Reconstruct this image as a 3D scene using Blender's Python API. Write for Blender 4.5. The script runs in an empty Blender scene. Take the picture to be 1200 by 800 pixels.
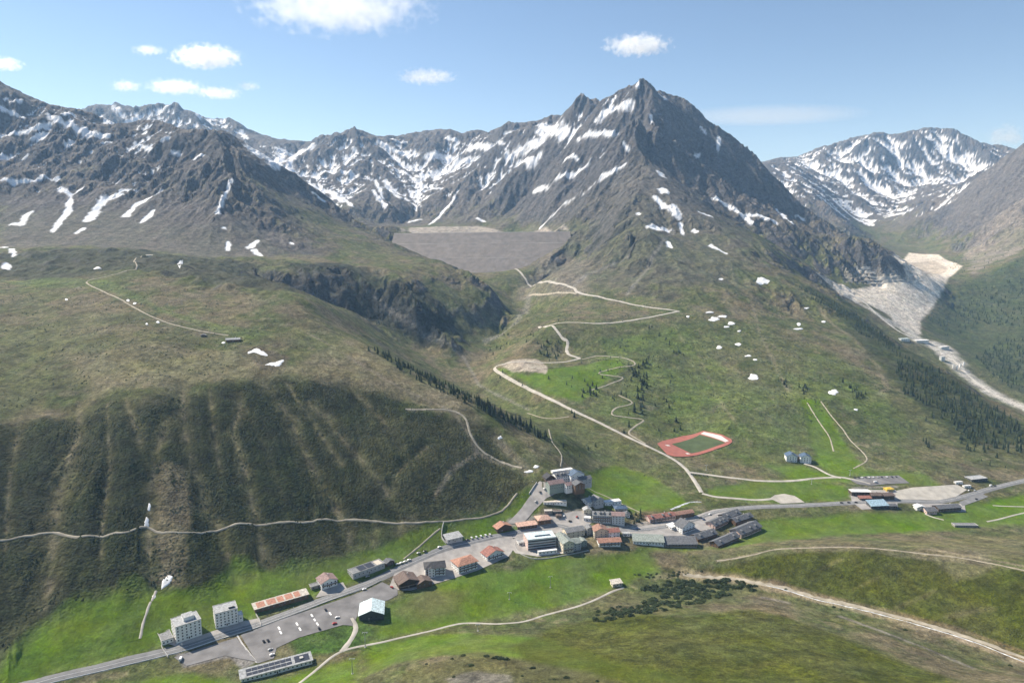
import bpy, bmesh, math, random
import numpy as np
from mathutils import Vector, Matrix

R = math.radians
rng = np.random.default_rng(7)
random.seed(7)
SC = bpy.context.scene
COL = SC.collection

# ------------------------------------------------------------------ camera, sky, sun, exposure
S = 1.55                                   # one survey unit in metres
CAM_Z = 240.0 * S
PITCH = R(8.88)
cam_d = bpy.data.cameras.new('camera'); cam = bpy.data.objects.new('camera', cam_d); COL.objects.link(cam)
cam_d.sensor_fit = 'HORIZONTAL'; cam_d.sensor_width = 36.0; cam_d.lens = 24.0
cam_d.clip_start = 1.0; cam_d.clip_end = 60000.0
cam.location = (0, 0, CAM_Z); cam.rotation_euler = (R(90) - PITCH, 0, 0)
SC.camera = cam

SUN_AZ = R(-62.0)                          # measured from +Y (view direction) towards +X
SUN_EL = R(42.0)
sun_dir = Vector((math.sin(SUN_AZ) * math.cos(SUN_EL), math.cos(SUN_AZ) * math.cos(SUN_EL), math.sin(SUN_EL)))
world = bpy.data.worlds.new('World'); SC.world = world; world.use_nodes = True
wn = world.node_tree; wn.nodes.clear()
wo = wn.nodes.new('ShaderNodeOutputWorld'); bg = wn.nodes.new('ShaderNodeBackground')
sky = wn.nodes.new('ShaderNodeTexSky'); sky.sky_type = 'NISHITA'; sky.sun_disc = False
sky.sun_elevation = SUN_EL; sky.sun_rotation = SUN_AZ; sky.altitude = 2200; sky.air_density = 1.0; sky.dust_density = 0.1; sky.ozone_density = 1.0
bg.inputs['Strength'].default_value = 0.092
wn.links.new(sky.outputs[0], bg.inputs[0]); wn.links.new(bg.outputs[0], wo.inputs[0])
sl = bpy.data.lights.new('sun', 'SUN'); sun = bpy.data.objects.new('sun', sl); COL.objects.link(sun)
sl.energy = 5.0; sl.angle = R(0.53); sl.color = (1.0, 0.935, 0.83)
sun.rotation_euler = sun_dir.to_track_quat('Z', 'Y').to_euler()
SC.view_settings.view_transform = 'Standard'; SC.view_settings.look = 'None'
SC.view_settings.gamma = 1.0; SC.view_settings.exposure = 0.75; SC.view_settings.use_curve_mapping = False
SC.render.engine = 'CYCLES'
cy = SC.cycles
cy.use_denoising = True; cy.max_bounces = 6; cy.diffuse_bounces = 2; cy.glossy_bounces = 2; cy.transmission_bounces = 3
cy.volume_bounces = 5; cy.transparent_max_bounces = 8; cy.volume_step_rate = 1.0

HAZE = 4.6e-5                              # density of the valley air
CLOUDS = True
# ------------------------------------------------------------------ survey helpers: picture bearing -> place
cp, sp = math.cos(PITCH), math.sin(PITCH)
def slope_v(v):
    y = (400.0 - v) / 800.0
    return (-sp + y * cp) / (cp + y * sp)
def tan_u(u, v):
    y = (400.0 - v) / 800.0
    return ((u - 600.0) / 800.0) / (cp + y * sp)
def P(u, v, Y):                             # survey point from bearing and distance (survey units)
    return (tan_u(u, v) * Y, Y, 240.0 + slope_v(v) * Y)
def G(u, v, z):                             # survey point from bearing and height
    Y = (z - 240.0) / slope_v(v)
    return (tan_u(u, v) * Y, Y, z)
def Hd(u, Y, z):                            # hidden ground: bearing, distance, height
    return (tan_u(u, 330) * Y, Y, z)
CTRL = []                                   # (x, y, z, roughness, region)
REG = ['valley_ground']
REGION = [0]
def region(name):
    if name not in REG: REG.append(name)
    REGION[0] = REG.index(name)
def line(pts, a, step=0.035, dens=True):
    for i, p in enumerate(pts):
        CTRL.append((p[0], p[1], p[2], a, REGION[0]))
        if dens and i + 1 < len(pts):
            q = pts[i + 1]; d = math.dist(p[:2], q[:2]); n = int(d / (step * max(p[1], q[1]) + 1e-6))
            for k in range(1, n + 1):
                f = k / (n + 1); CTRL.append(tuple(p[j] + (q[j] - p[j]) * f for j in range(3)) + (a, REGION[0]))
def climb(u, v0, z0, steps, a):
    Y = (z0 - 240.0) / slope_v(v0); z = z0; pts = [(tan_u(u, v0) * Y, Y, z)]
    for v, t in steps:
        s = slope_v(v); Yn = (240.0 - z + t * Y) / (t - s); z = z + t * (Yn - Y); Y = Yn
        pts.append((tan_u(u, v) * Y, Y, z))
    line(pts, a, 0.06)
    return pts

# valley floor, meadow and the foreground slope
line([G(-90, 815, 0), G(40, 800, 0), G(190, 760, 0), G(330, 712, 0), G(420, 685, 0), G(500, 658, 0), G(590, 632, 0)], 0)
line([G(650, 615, 1), G(720, 625, 0), G(800, 608, -2), G(870, 600, -4), G(950, 592, -5), G(1050, 588, -7), G(1140, 578, -9), G(1200, 563, -10), G(1320, 548, -14)], 0)
line([G(250, 790, -2), G(320, 785, -3), G(340, 730, -1), G(440, 715, -2)], 0)
line([G(430, 750, -4), G(560, 728, -8), G(650, 715, -10), G(720, 692, -12)], 0)
line([G(500, 700, -4), G(600, 670, -4), G(700, 655, -5), G(740, 660, -9)], 0)
line([G(-100, 850, 14), G(50, 850, 6), G(300, 830, 4), G(450, 812, 18), G(550, 800, 29), G(700, 800, 33), G(800, 800, 35), G(1000, 800, 38), G(1200, 800, 24), G(1350, 805, 22)], 0)
line([G(470, 765, 6), G(560, 766, 17), G(640, 780, 24), G(700, 790, 31)], .05)
line([G(430, 780, 0), G(500, 748, -2), G(600, 742, -1), G(680, 755, 8)], 0)
line([G(690, 725, -6), G(740, 716, -2), G(800, 722, 4), G(870, 712, 0)], 0)
line([G(750, 760, 20), G(850, 752, 18), G(950, 770, 26)], 0)
line([G(800, 676, -12), G(840, 679, -11), G(900, 690, -9), G(960, 703, -8), G(1040, 722, -6), G(1120, 745, -4), G(1200, 775, -2), G(1300, 805, 0)], 0, 0.02)
line([G(890, 705, -4), G(960, 725, 0), G(1040, 750, 6), G(1130, 780, 10)], 0)
line([G(770, 662, -9), G(840, 656, -5), G(900, 646, 3), G(1000, 641, 9), G(1100, 648, 13), G(1200, 664, 17), G(1300, 690, 20)], 0, 0.03)
line([G(780, 648, -6), G(900, 630, -8), G(1000, 622, -10), G(1100, 622, -12), G(1200, 620, -13), G(1320, 620, -15)], 0)
line([(-350, 120, 40), (-100, 130, 60), (150, 140, 105), (400, 140, 110)], 0, dens=False)
line([(-450, -60, 90), (0, -60, 170), (450, -60, 190)], 0, dens=False)
region('hillside')
# big hillside on the left
climb(-130, 830, 14, [(760, .4), (600, .55), (510, .55), (450, .3), (400, .22), (350, .2), (320, .15), (303, .12)], .12)
climb(0, 793, 4, [(745, .4), (650, .55), (560, .55), (505, .45), (450, .25), (400, .22), (350, .2), (320, .15), (303, .12)], .12)
climb(80, 782, 2, [(735, .35), (650, .52), (560, .55), (500, .5), (460, .3), (400, .24), (350, .2), (320, .18), (303, .12)], .12)
climb(160, 768, 1, [(720, .35), (690, .5), (600, .55), (520, .55), (470, .5), (440, .3), (400, .25), (350, .2), (320, .2), (303, .1)], .12)
climb(230, 735, 2, [(700, .3), (640, .5), (560, .55), (480, .55), (450, .4), (400, .25), (350, .21), (320, .2)], .12)
climb(300, 705, 3, [(680, .3), (620, .5), (540, .55), (465, .55), (440, .4), (400, .25), (350, .22), (325, .2)], .12)
climb(365, 682, 3, [(655, .35), (590, .5), (520, .55), (455, .5), (430, .35), (400, .25), (365, .2), (350, .12)], .12)
e1 = climb(420, 668, 3, [(640, .35), (560, .55), (500, .5), (450, .4), (425, .3), (404, .22)], .12)
e2 = climb(520, 640, 3, [(610, .4), (540, .55), (490, .45), (470, .3), (456, .18)], .12)
e3 = climb(600, 615, 4, [(580, .4), (530, .45), (506, .3), (497, .12)], .1)
edge = [P(375, 372, 860), e1[-1], P(470, 428, 725), e2[-1], P(562, 475, 665), e3[-1], G(632, 514, 40)]
line(edge, .1, 0.02)
line([(p[0] + 35, p[1] + 45, p[2] - 22 * k) for p, k in zip(edge, (1.2, 1.3, 1.2, 1.1, .9, .7, .4))], .1, 0.03)
line([P(640, 545, 600), P(655, 570, 575), P(670, 590, 562)], .0)
region('side_valley')
# stream valley below the dam
line([P(618, 347, 1600), P(606, 376, 1380), P(565, 404, 1170), P(542, 425, 1060), G(560, 445, 31), G(590, 462, 26), G(625, 482, 22), G(655, 503, 19), G(690, 532, 13), G(730, 562, 5)], .08)
line([G(648, 528, 34), G(665, 538, 27), G(682, 552, 17), G(695, 575, 8)], .03)
line([P(430, 384, 1130), P(480, 398, 1110), P(508, 403, 1120), P(545, 399, 1160)], .2)
region('rocky_shoulder')
# the dark cliff shoulder and hummocks
line([P(230, 306, 1200), P(300, 303, 1270), P(400, 312, 1260), P(450, 330, 1220), P(500, 355, 1150), P(532, 383, 1120)], .6)
line([P(340, 345, 1080), P(400, 362, 1090), P(460, 385, 1120), P(510, 394, 1130)], .3)
line([P(-80, 303, 1150), P(0, 300, 1130), P(60, 297, 1150), P(90, 292, 1170), P(125, 299, 1140), P(160, 300, 1130), P(200, 302, 1150)], .6)
line([P(-100, 290, 1320), P(0, 290, 1300), P(100, 286, 1340), P(200, 297, 1280), P(270, 300, 1300), P(350, 303, 1340), P(420, 305, 1400)], .2)
region('rocky_mountain')
# left mountain
line([P(-140, 60, 2250), P(-60, 75, 2200), P(0, 97, 2150), P(30, 112, 2150), P(60, 123, 2150), P(90, 128, 2150), P(115, 140, 2150), P(140, 151, 2150), P(165, 142, 2100), P(188, 141, 2080), P(215, 153, 2000), P(232, 154, 1960), P(247, 151, 1940), P(258, 155, 1930),
      P(280, 166, 1960), P(300, 178, 2000), P(350, 214, 1990), P(400, 246, 1950), P(440, 273, 1850), P(490, 299, 1680), P(540, 318, 1480), P(575, 335, 1370), P(600, 350, 1290)], .55)
line([P(250, 154, 1935), P(264, 172, 1850), P(284, 205, 1730), P(305, 240, 1610), P(335, 275, 1490), P(362, 297, 1400)], .75)
line([P(330, 225, 1830), P(380, 262, 1720), P(430, 292, 1560)], .35)
line([P(-60, 200, 1750), P(0, 200, 1750), P(100, 210, 1740), P(180, 222, 1660), P(262, 225, 1610)], .85)
line([P(0, 150, 1960), P(100, 165, 1960), P(200, 185, 1850), P(262, 190, 1770)], 1)
line([P(-60, 245, 1540), P(60, 243, 1560), P(150, 247, 1550), P(230, 262, 1460)], .3)
line([P(604, 372, 1285), P(594, 386, 1240), P(570, 394, 1190)], .3)
line([P(520, 340, 1290), P(555, 348, 1300), P(582, 364, 1255)], .35)
line([P(520, 372, 1190), P(555, 374, 1230)], .3)
line([Hd(380, 2100, 250), Hd(300, 2500, 330), Hd(150, 2750, 420), Hd(0, 2800, 450), Hd(-150, 2800, 480)], .8)
line([Hd(440, 1950, 225), Hd(490, 1800, 190), Hd(540, 1650, 150), Hd(590, 1480, 100)], .4)
region('side_valley')
# dam site and reservoir
line([Hd(462, 1910, 250), Hd(455, 2050, 270)], .4, dens=False)
line([Hd(500, 1850, 165), Hd(560, 1900, 150), Hd(610, 1860, 140)], .15)
line([P(676, 278, 1870), P(683, 298, 1760), P(668, 316, 1670), P(642, 330, 1600)], .4)
line([Hd(530, 2150, 205), Hd(580, 2150, 205), Hd(620, 2150, 215)], .1)
line([P(480, 267, 2450), P(560, 264, 2480), P(620, 264, 2380), P(655, 266, 2150)], .2)
line([P(668, 272, 1900), P(662, 290, 1800), P(648, 312, 1700), P(630, 330, 1640)], .4)
region('distant_range')
# far range behind the dam
line([Hd(-150, 4300, 960), P(60, 140, 4300), P(112, 128, 4200), P(130, 123, 4200), P(150, 123, 4200), P(170, 131, 4200), P(185, 129, 4150), P(200, 121, 4100), P(215, 128, 4150), P(240, 138, 4200), P(262, 139, 4300), P(290, 152, 4300),
      P(320, 163, 4200), P(350, 166, 4000), P(375, 164, 3900), P(400, 155, 3700), P(415, 151, 3600), P(430, 158, 3600), P(455, 162, 3900), P(480, 161, 4000), P(505, 157, 4000), P(515, 149, 3950), P(526, 157, 3950), P(560, 157, 3800),
      P(590, 153, 3600), P(610, 146, 3400), P(640, 138, 3200), P(660, 135, 3050), P(673, 122, 2950), P(686, 115, 2900), P(697, 122, 2850), P(706, 120, 2800), P(720, 113, 2750), P(735, 103, 2650), P(752, 94, 2600)], 1)
line([Hd(-100, 3500, 650), Hd(120, 3500, 640), Hd(240, 3400, 600), P(310, 178, 3500), P(350, 190, 3600)], .9)
line([P(400, 214, 3000), P(440, 220, 2900), P(420, 245, 2600), P(470, 262, 2600)], .8, dens=False)
line([P(415, 151, 3600), P(395, 185, 3300), P(380, 215, 2950)], .9)
line([P(530, 190, 3400), P(505, 215, 3100), P(490, 240, 2800)], .7)
line([P(555, 235, 2750), P(600, 190, 3000), P(640, 168, 2850), P(650, 238, 2300), P(690, 200, 2350), P(695, 240, 2060), P(600, 240, 2620)], .9, dens=False)
region('central_mountain')
# central peak
line([P(752, 94, 2600), P(757, 120, 2500), P(760, 150, 2340), P(756, 180, 2170)], 1)
line([P(756, 180, 2170), P(742, 213, 1970), P(727, 245, 1810), P(715, 285, 1630), P(700, 302, 1560), P(716, 322, 1450)], .45)
line([P(752, 94, 2600), P(775, 111, 2600), P(800, 122, 2580), P(825, 140, 2560), P(850, 156, 2540), P(870, 171, 2520), P(885, 183, 2500), P(905, 208, 2470), P(925, 226, 2440), P(940, 242, 2400), P(960, 258, 2350), P(985, 275, 2250), P(1010, 287, 2120), P(1035, 291, 2030), P(1055, 312, 1950), P(1063, 328, 1925)], 1)
line([P(805, 180, 2380), P(850, 215, 2290), P(890, 240, 2200)], 1)
line([P(800, 218, 2080), P(850, 243, 2060), P(900, 262, 2000), P(945, 285, 1950)], .8)
line([P(790, 215, 1980), P(830, 246, 1880), P(870, 270, 1790), P(920, 300, 1660)], .35)
line([P(1030, 336, 1850), P(985, 332, 1780), P(945, 312, 1720)], .5)
line([Hd(800, 3200, 420), Hd(880, 3200, 330), Hd(950, 3000, 230), Hd(700, 3600, 420), Hd(620, 4300, 500)], .8, dens=False)
region('grassy_hill')
# hill on the right of the stream valley
line([P(935, 322, 1650), P(980, 350, 1500), P(1010, 368, 1400), P(1040, 394, 1280), P(1070, 415, 1180), P(1100, 430, 1100), P(1150, 462, 980), P(1200, 495, 880), P(1300, 545, 780)], .3)
line([Hd(1000, 1590, 62), Hd(1030, 1480, 25), Hd(1090, 1330, -15), Hd(1150, 1170, -60), Hd(1200, 1080, -80), Hd(1300, 1000, -90)], .2)
line([P(640, 383, 1080), P(720, 376, 1120), P(790, 367, 1150)], .15)
line([P(600, 321, 1650), P(640, 332, 1500), P(680, 346, 1350), P(735, 358, 1230)], .15)
line([G(580, 431, 49), G(600, 443, 44), G(620, 455, 39), G(650, 471, 33), G(700, 494, 23), G(740, 515, 15), G(800, 545, 5), G(822, 575, 0)], .03)
line([P(640, 418, 1010), P(700, 400, 1040), P(800, 400, 1040), P(900, 400, 1050), P(1000, 420, 1020)], .25)
line([P(700, 450, 890), P(750, 450, 900), P(830, 455, 880), P(900, 450, 900), P(960, 460, 870), P(1040, 460, 900)], .2)
line([P(850, 500, 765), P(950, 520, 740), P(1050, 520, 750), P(1150, 530, 745)], .12)
line([P(772, 521, 728), P(803, 506, 780), P(858, 514, 752), P(815, 534, 712)], 0)
line([G(705, 560, 9), P(750, 570, 625), P(930, 545, 688), P(1000, 560, 655), P(1100, 556, 668)], .03)
line([P(870, 350, 1250), P(870, 320, 1400), P(800, 300, 1480), P(820, 276, 1640), P(780, 330, 1330), P(950, 370, 1250)], .5, dens=False)
region('gorge_ground')
# right-hand valley with the second dam site
line([P(985, 337, 1790), P(1030, 338, 1820), P(1062, 335, 1860), P(1100, 335, 1960)], .05)
line([P(1020, 360, 1640), P(1055, 369, 1690), P(1085, 363, 1780)], .05)
line([P(1062, 319, 2350), P(1112, 312, 2450), P(1090, 303, 2700), P(1058, 300, 2800)], .05)
line([P(1060, 380, 1620), P(1090, 404, 1520), P(1120, 425, 1430), P(1160, 458, 1330), P(1200, 477, 1270), P(1290, 512, 1150)], .06)
region('wooded_slope')
line([P(1108, 345, 1950), P(1120, 366, 1850), P(1150, 348, 1960), P(1200, 300, 2200), P(1300, 295, 2150)], .35)
line([P(1115, 325, 2130), P(1130, 312, 2400)], .2)
line([P(1150, 402, 1620), P(1200, 360, 1850), P(1300, 350, 1850)], .3)
line([P(1200, 420, 1500), P(1300, 420, 1430)], .3)
line([P(1400, 100, 3000), P(1300, 130, 3000), P(1200, 172, 3200), P(1160, 195, 3350), P(1130, 220, 3500), P(1090, 238, 3700), P(1060, 250, 3850)], .9)
line([P(1320, 210, 2650), P(1200, 240, 2750), P(1150, 270, 2850), P(1110, 272, 3200)], .7)
line([P(1130, 305, 2650), P(1060, 290, 3150), P(1020, 284, 3250), P(1000, 250, 3850)], .3)
region('snowy_mountain')
line([P(870, 200, 5000), P(905, 186, 5000), P(930, 183, 5000), P(960, 175, 5000), P(1000, 162, 5000), P(1020, 155, 5000), P(1050, 158, 5000), P(1075, 152, 5000), P(1091, 147, 5000), P(1110, 151, 5000), P(1130, 158, 5000), P(1150, 168, 5000), P(1177, 184, 5000), P(1240, 205, 5000), Hd(1400, 5000, 500)], 1)
line([P(960, 215, 4400), P(1000, 228, 4200), P(1050, 234, 4150), P(1100, 210, 4500)], .8)
line([P(918, 189, 4300), P(945, 213, 3900), P(968, 238, 3500), P(990, 262, 3200)], .7)
line([(-6500, 6300, 350), (-3000, 6300, 350), (0, 6300, 300), (3000, 6300, 350), (6500, 6300, 300)], .8)
line([(-3500, 3000, 700), (-2600, 1800, 500), (-1500, 900, 200), (-900, 500, 60)], .6, dens=False)
line([(3800, 3000, 700), (2600, 1600, 250), (1500, 900, -40), (900, 560, -16)], .5, dens=False)
C = np.array(CTRL, float)
# drop near-duplicates
keep = []
for i in range(len(C)):
    if all((C[i, 0] - C[j, 0]) ** 2 + (C[i, 1] - C[j, 1]) ** 2 > (0.006 * max(200, C[i, 1])) ** 2 for j in keep): keep.append(i)
C = C[keep]
CXY = C[:, :2]; CC = np.maximum(C[:, 1], 250) * np.where(C[:, 1] > 1700, .012, .028)

# ------------------------------------------------------------------ the terrain grid (finer near the viewer's side of the valley)
NR, NC = 1000, 1150
FY0 = 160.0
yy = np.exp(np.linspace(math.log(120.0), math.log(9600.0), 6000))
dens = 1 / yy * (1 + .9 * np.exp(-((yy - 3300) / 1100) ** 2) + .4 * np.exp(-((yy - 700) / 350) ** 2)) * np.clip(yy / 520, .25, 1)
cum = np.concatenate([[0], np.cumsum((dens[1:] + dens[:-1]) * .5 * np.diff(yy))]); cum /= cum[-1]
ROWY = np.interp(np.linspace(0, 1, NR), cum, yy)
COLT = np.linspace(-.86, .86, NC)
GX = (COLT[None, :] * (ROWY[:, None] + FY0)); GY = np.repeat(ROWY[:, None], NC, 1)

def upsample(small, ri, ci):
    r0 = np.clip(ri.astype(int), 0, small.shape[0] - 2); c0 = np.clip(ci.astype(int), 0, small.shape[1] - 2)
    fr = (ri - r0)[:, None]; fc = (ci - c0)[None, :]
    a = small[np.ix_(r0, c0)]; b = small[np.ix_(r0, c0 + 1)]; c = small[np.ix_(r0 + 1, c0)]; d = small[np.ix_(r0 + 1, c0 + 1)]
    return a * (1 - fr) * (1 - fc) + b * (1 - fr) * fc + c * fr * (1 - fc) + d * fr * fc
def blur(a, n):
    for _ in range(n):
        b = np.pad(a, 1, mode='edge')
        a = (b[:-2, 1:-1] + 2 * b[1:-1, 1:-1] + b[2:, 1:-1]) * .25
        b = np.pad(a, 1, mode='edge')
        a = (b[1:-1, :-2] + 2 * b[1:-1, 1:-1] + b[1:-1, 2:]) * .25
    return a
def kern(x, y, pts, c):
    return np.sqrt((x[:, None] - pts[None, :, 0]) ** 2 + (y[:, None] - pts[None, :, 1]) ** 2 + c[None, :] ** 2)
Kmat = kern(CXY[:, 0], CXY[:, 1], CXY, CC)
nC = len(C)
Pm = np.column_stack([np.ones(nC), CXY / 1000.0])
A = np.zeros((nC + 3, nC + 3)); A[:nC, :nC] = Kmat; A[:nC, nC:] = Pm; A[nC:, :nC] = Pm.T
A[np.arange(nC), np.arange(nC)] -= 0.12 * CC            # a little smoothing
rhs = np.zeros((nC + 3, 2)); rhs[:nC] = C[:, 2:4]
Ainv = np.linalg.pinv(A)
SUBR, SUBC = 280, 300
sri = np.linspace(0, NR - 1, SUBR); sci = np.linspace(0, NC - 1, SUBC)
sry = np.interp(sri, np.arange(NR), ROWY); sct = np.interp(sci, np.arange(NC), COLT)
sx = (sct[None, :] * (sry[:, None] + FY0)).ravel() / S; sy = np.repeat(sry[:, None], SUBC, 1).ravel() / S
def rbf(w):
    out = np.empty((len(sx), w.shape[1]))
    for i in range(0, len(sx), 8000):
        j = slice(i, i + 8000)
        out[j] = kern(sx[j], sy[j], CXY, CC) @ w[:nC] + np.column_stack([np.ones(len(sx[j])), sx[j] / 1000, sy[j] / 1000]) @ w[nC:]
    return out
base = rbf(Ainv @ rhs)
RI = np.linspace(0, SUBR - 1, NR); CI = np.linspace(0, SUBC - 1, NC)
Z = upsample(base[:, 0].reshape(SUBR, SUBC), RI, CI) * S
ROUGH = np.clip(upsample(base[:, 1].reshape(SUBR, SUBC), RI, CI), 0, 1)
Z = blur(Z, 6); ROUGH = blur(ROUGH, 12)

# --- noise
PERM = rng.permutation(4096).astype(np.int32)
GC = np.cos(np.arange(4096) * (2 * np.pi / 4096)).astype(np.float32); GS = np.sin(np.arange(4096) * (2 * np.pi / 4096)).astype(np.float32)
def hsh(ix, iy, k=0):
    return PERM.take((PERM.take((PERM.take(ix & 4095) + iy) & 4095) + k * 131) & 4095)
def perlin(x, y, seed=0):
    x = x + seed * 17.31; y = y - seed * 9.77
    fx = np.floor(x); fy = np.floor(y); ix = fx.astype(np.int32); iy = fy.astype(np.int32); fx = (x - fx).astype(np.float32); fy = (y - fy).astype(np.float32)
    u = fx * fx * fx * (fx * (fx * 6 - 15) + 10); w = fy * fy * fy * (fy * (fy * 6 - 15) + 10)
    def g(dx, dy):
        a = hsh(ix + dx, iy + dy, seed)
        return GC.take(a) * (fx - dx) + GS.take(a) * (fy - dy)
    a = g(0, 0); b = g(1, 0); c = g(0, 1); d = g(1, 1)
    return ((a + (b - a) * u) * (1 - w) + (c + (d - c) * u) * w) * np.float32(1.5)
def fbm(x, y, lam, octv, seed=0, gain=.5):
    o = np.zeros(np.shape(x), np.float32); amp = 1; tot = 0
    for k in range(octv):
        o += amp * perlin(x / lam, y / lam, seed + k); tot += amp; amp *= gain; lam *= .5
    return o / tot * 1.4
def grad(z):
    dzi, dzj = np.gradient(z)
    dyi = np.gradient(ROWY)[:, None]; dxj = (ROWY[:, None] + FY0) * (COLT[1] - COLT[0])
    zx = dzj / dxj; zy = dzi / dyi - zx * COLT[None, :]
    return zx, zy
def sstep(x, a, b):
    t = np.clip((x - a) / (b - a), 0, 1); return t * t * (3 - 2 * t)
RSEL = ROUGH > .025
RX = GX[RSEL]; RY = GY[RSEL]
def gullies(z, lam, seed):                  # ribs and gullies that run down the slope
    zx, zy = grad(z); zx = zx[RSEL]; zy = zy[RSEL]; n = np.sqrt(zx * zx + zy * zy) + 1e-6
    px, py = (-zy / n).astype(np.float32), (zx / n).astype(np.float32)
    x = RX / lam; y = RY / lam
    ix = np.floor(x).astype(np.int32); iy = np.floor(y).astype(np.int32); fx = (x - ix).astype(np.float32); fy = (y - iy).astype(np.float32)
    cs = np.zeros_like(fx); sn = np.zeros_like(fx); ws = np.zeros_like(fx)
    for dx in (-1, 0, 1):
        for dy in (-1, 0, 1):
            h = hsh(ix + dx, iy + dy, seed); h2 = PERM[h]
            ox = fx - dx - (h / 4096.0).astype(np.float32); oy = fy - dy - (h2 / 4096.0).astype(np.float32)
            w = np.exp(-2.2 * (ox * ox + oy * oy)); ph = (ox * px + oy * py) * np.float32(2 * np.pi * .9)
            cs += w * np.cos(ph); sn += w * np.sin(ph); ws += w
    m = np.sqrt(cs * cs + sn * sn) + 1e-6
    g = np.zeros_like(z); nn = np.zeros_like(z)
    g[RSEL] = cs / m * np.minimum(1, m / ws * 2.2); nn[RSEL] = n
    return g, nn
Z0 = Z.copy()
FINE = np.zeros_like(Z)
SIG = np.zeros_like(Z)                      # where the gully bottoms are
for k, lam in enumerate((520, 270, 140, 72, 38)):
    g, n = gullies(blur(Z, 3) if k < 3 else Z, lam, 40 + k)
    amp = .1 * lam * np.power(ROUGH, 1.15 if k < 2 else .9) * sstep(n, .12, .55)
    sharp = 1 - 2 * np.abs(g) if k >= 2 else -g   # creases
    Z += amp * (-g * .75) if k < 2 else amp * (np.abs(g) * -1.1 + .5) * (1 if k < 4 else .8)
    SIG += (g if k < 2 else np.abs(g) - .5) * (1, .9, .6, .4, .3)[k]
    if k == 1:                              # keep surveyed heights: take the drift at the survey points out again
        ri = np.interp(CXY[:, 1] * S, ROWY, np.arange(NR)); ci = np.interp(CXY[:, 0] * S / (CXY[:, 1] * S + FY0), COLT, np.arange(NC))
        ri = np.clip(np.round(ri).astype(int), 0, NR - 1); ci = np.clip(np.round(ci).astype(int), 0, NC - 1)
        res = np.zeros((nC + 3, 1)); res[:nC, 0] = (Z0 - Z)[ri, ci]
        Z += blur(upsample(rbf(Ainv @ res)[:, 0].reshape(SUBR, SUBC), RI, CI), 4) * .85
Z += ROUGH * 9 * fbm(GX, GY, 60, 4, 11, .6) + (ROUGH * .5 + .03) * 14 * fbm(GX, GY, 210, 3, 17) * sstep(ROUGH, .02, .3)
Z += .5 * fbm(GX, GY, 40, 3, 23)
zb = blur(Z, 14)
for lam, am in ((64, 1.0), (33, .7), (17, .45)):  # fine rills down the big hillside
    g, n = gullies(zb, lam, int(90 + lam)); FINE += am * (np.abs(g) - .5) * sstep(n, .25, .45)
Z += 26 * fbm(GX, GY, 190, 4, 29, .55) * sstep(GY, 3600, 5200) * sstep(ROUGH, .5, .9)

# ------------------------------------------------------------------ looking up the ground
DT = COLT[1] - COLT[0]
def height(x, y):
    x = np.asarray(x, float); y = np.asarray(y, float)
    r = np.clip(np.interp(y, ROWY, np.arange(NR)), 0, NR - 1.001); c = np.clip((x / (y + FY0) - COLT[0]) / DT, 0, NC - 1.001)
    r0 = r.astype(int); c0 = c.astype(int); fr = r - r0; fc = c - c0
    return (Z[r0, c0] * (1 - fc) + Z[r0, c0 + 1] * fc) * (1 - fr) + (Z[r0 + 1, c0] * (1 - fc) + Z[r0 + 1, c0 + 1] * fc) * fr
MARCH = np.exp(np.linspace(math.log(200), math.log(9500), 2600))
def ground(uv):                             # where the sight line through each bearing meets the ground
    out = []
    for (u, v) in uv:
        t = tan_u(u, v); s = slope_v(v)
        d = CAM_Z + s * MARCH - height(t * MARCH, MARCH)
        k = np.argmax(d < 0)
        if d[k] >= 0: k = len(MARCH) - 1
        f = d[k - 1] / (d[k - 1] - d[k] + 1e-9) if k > 0 else 0
        Y = MARCH[k - 1] + (MARCH[k] - MARCH[k - 1]) * min(max(f, 0), 1)
        out.append((t * Y, Y))
    return np.array(out)
# ------------------------------------------------------------------ what grows and lies on the ground
N20 = fbm(GX, GY, 26, 3, 31); N90 = fbm(GX, GY, 90, 4, 37); N350 = fbm(GX, GY, 350, 4, 43); N1k = fbm(GX, GY, 1100, 3, 51)
def box_of(pts, pad):
    x0, y0 = pts.min(0) - pad; x1, y1 = pts.max(0) + pad
    r0, r1 = np.searchsorted(ROWY, [y0, y1]); r0 = max(0, r0 - 1); r1 = min(NR, r1 + 1)
    ya, yb = ROWY[r0] + FY0, ROWY[r1 - 1] + FY0
    t0 = min(x0 / ya, x0 / yb); t1 = max(x1 / ya, x1 / yb)
    c0 = int(np.clip((t0 - COLT[0]) / DT, 0, NC - 1)); c1 = int(np.clip((t1 - COLT[0]) / DT + 2, 1, NC))
    return slice(r0, r1), slice(c0, c1)
def seg_dist(x, y, pts, closed):
    d = np.full(x.shape, 1e9); n = len(pts); tt = np.zeros(x.shape)
    for i in range(n if closed else n - 1):
        ax, ay = pts[i]; bx, by = pts[(i + 1) % n]; ex, ey = bx - ax, by - ay; L = ex * ex + ey * ey + 1e-9
        t = np.clip(((x - ax) * ex + (y - ay) * ey) / L, 0, 1)
        dd = np.hypot(x - ax - t * ex, y - ay - t * ey); k = dd < d; d[k] = dd[k]; tt[k] = i + t[k]
    return d, tt
def inside(x, y, pts):
    r = np.zeros(x.shape, bool); n = len(pts)
    for i in range(n):
        ax, ay = pts[i]; bx, by = pts[(i + 1) % n]
        if ay == by: continue
        r ^= ((ay > y) != (by > y)) & (x < (bx - ax) * (y - ay) / (by - ay) + ax)
    return r
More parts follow.
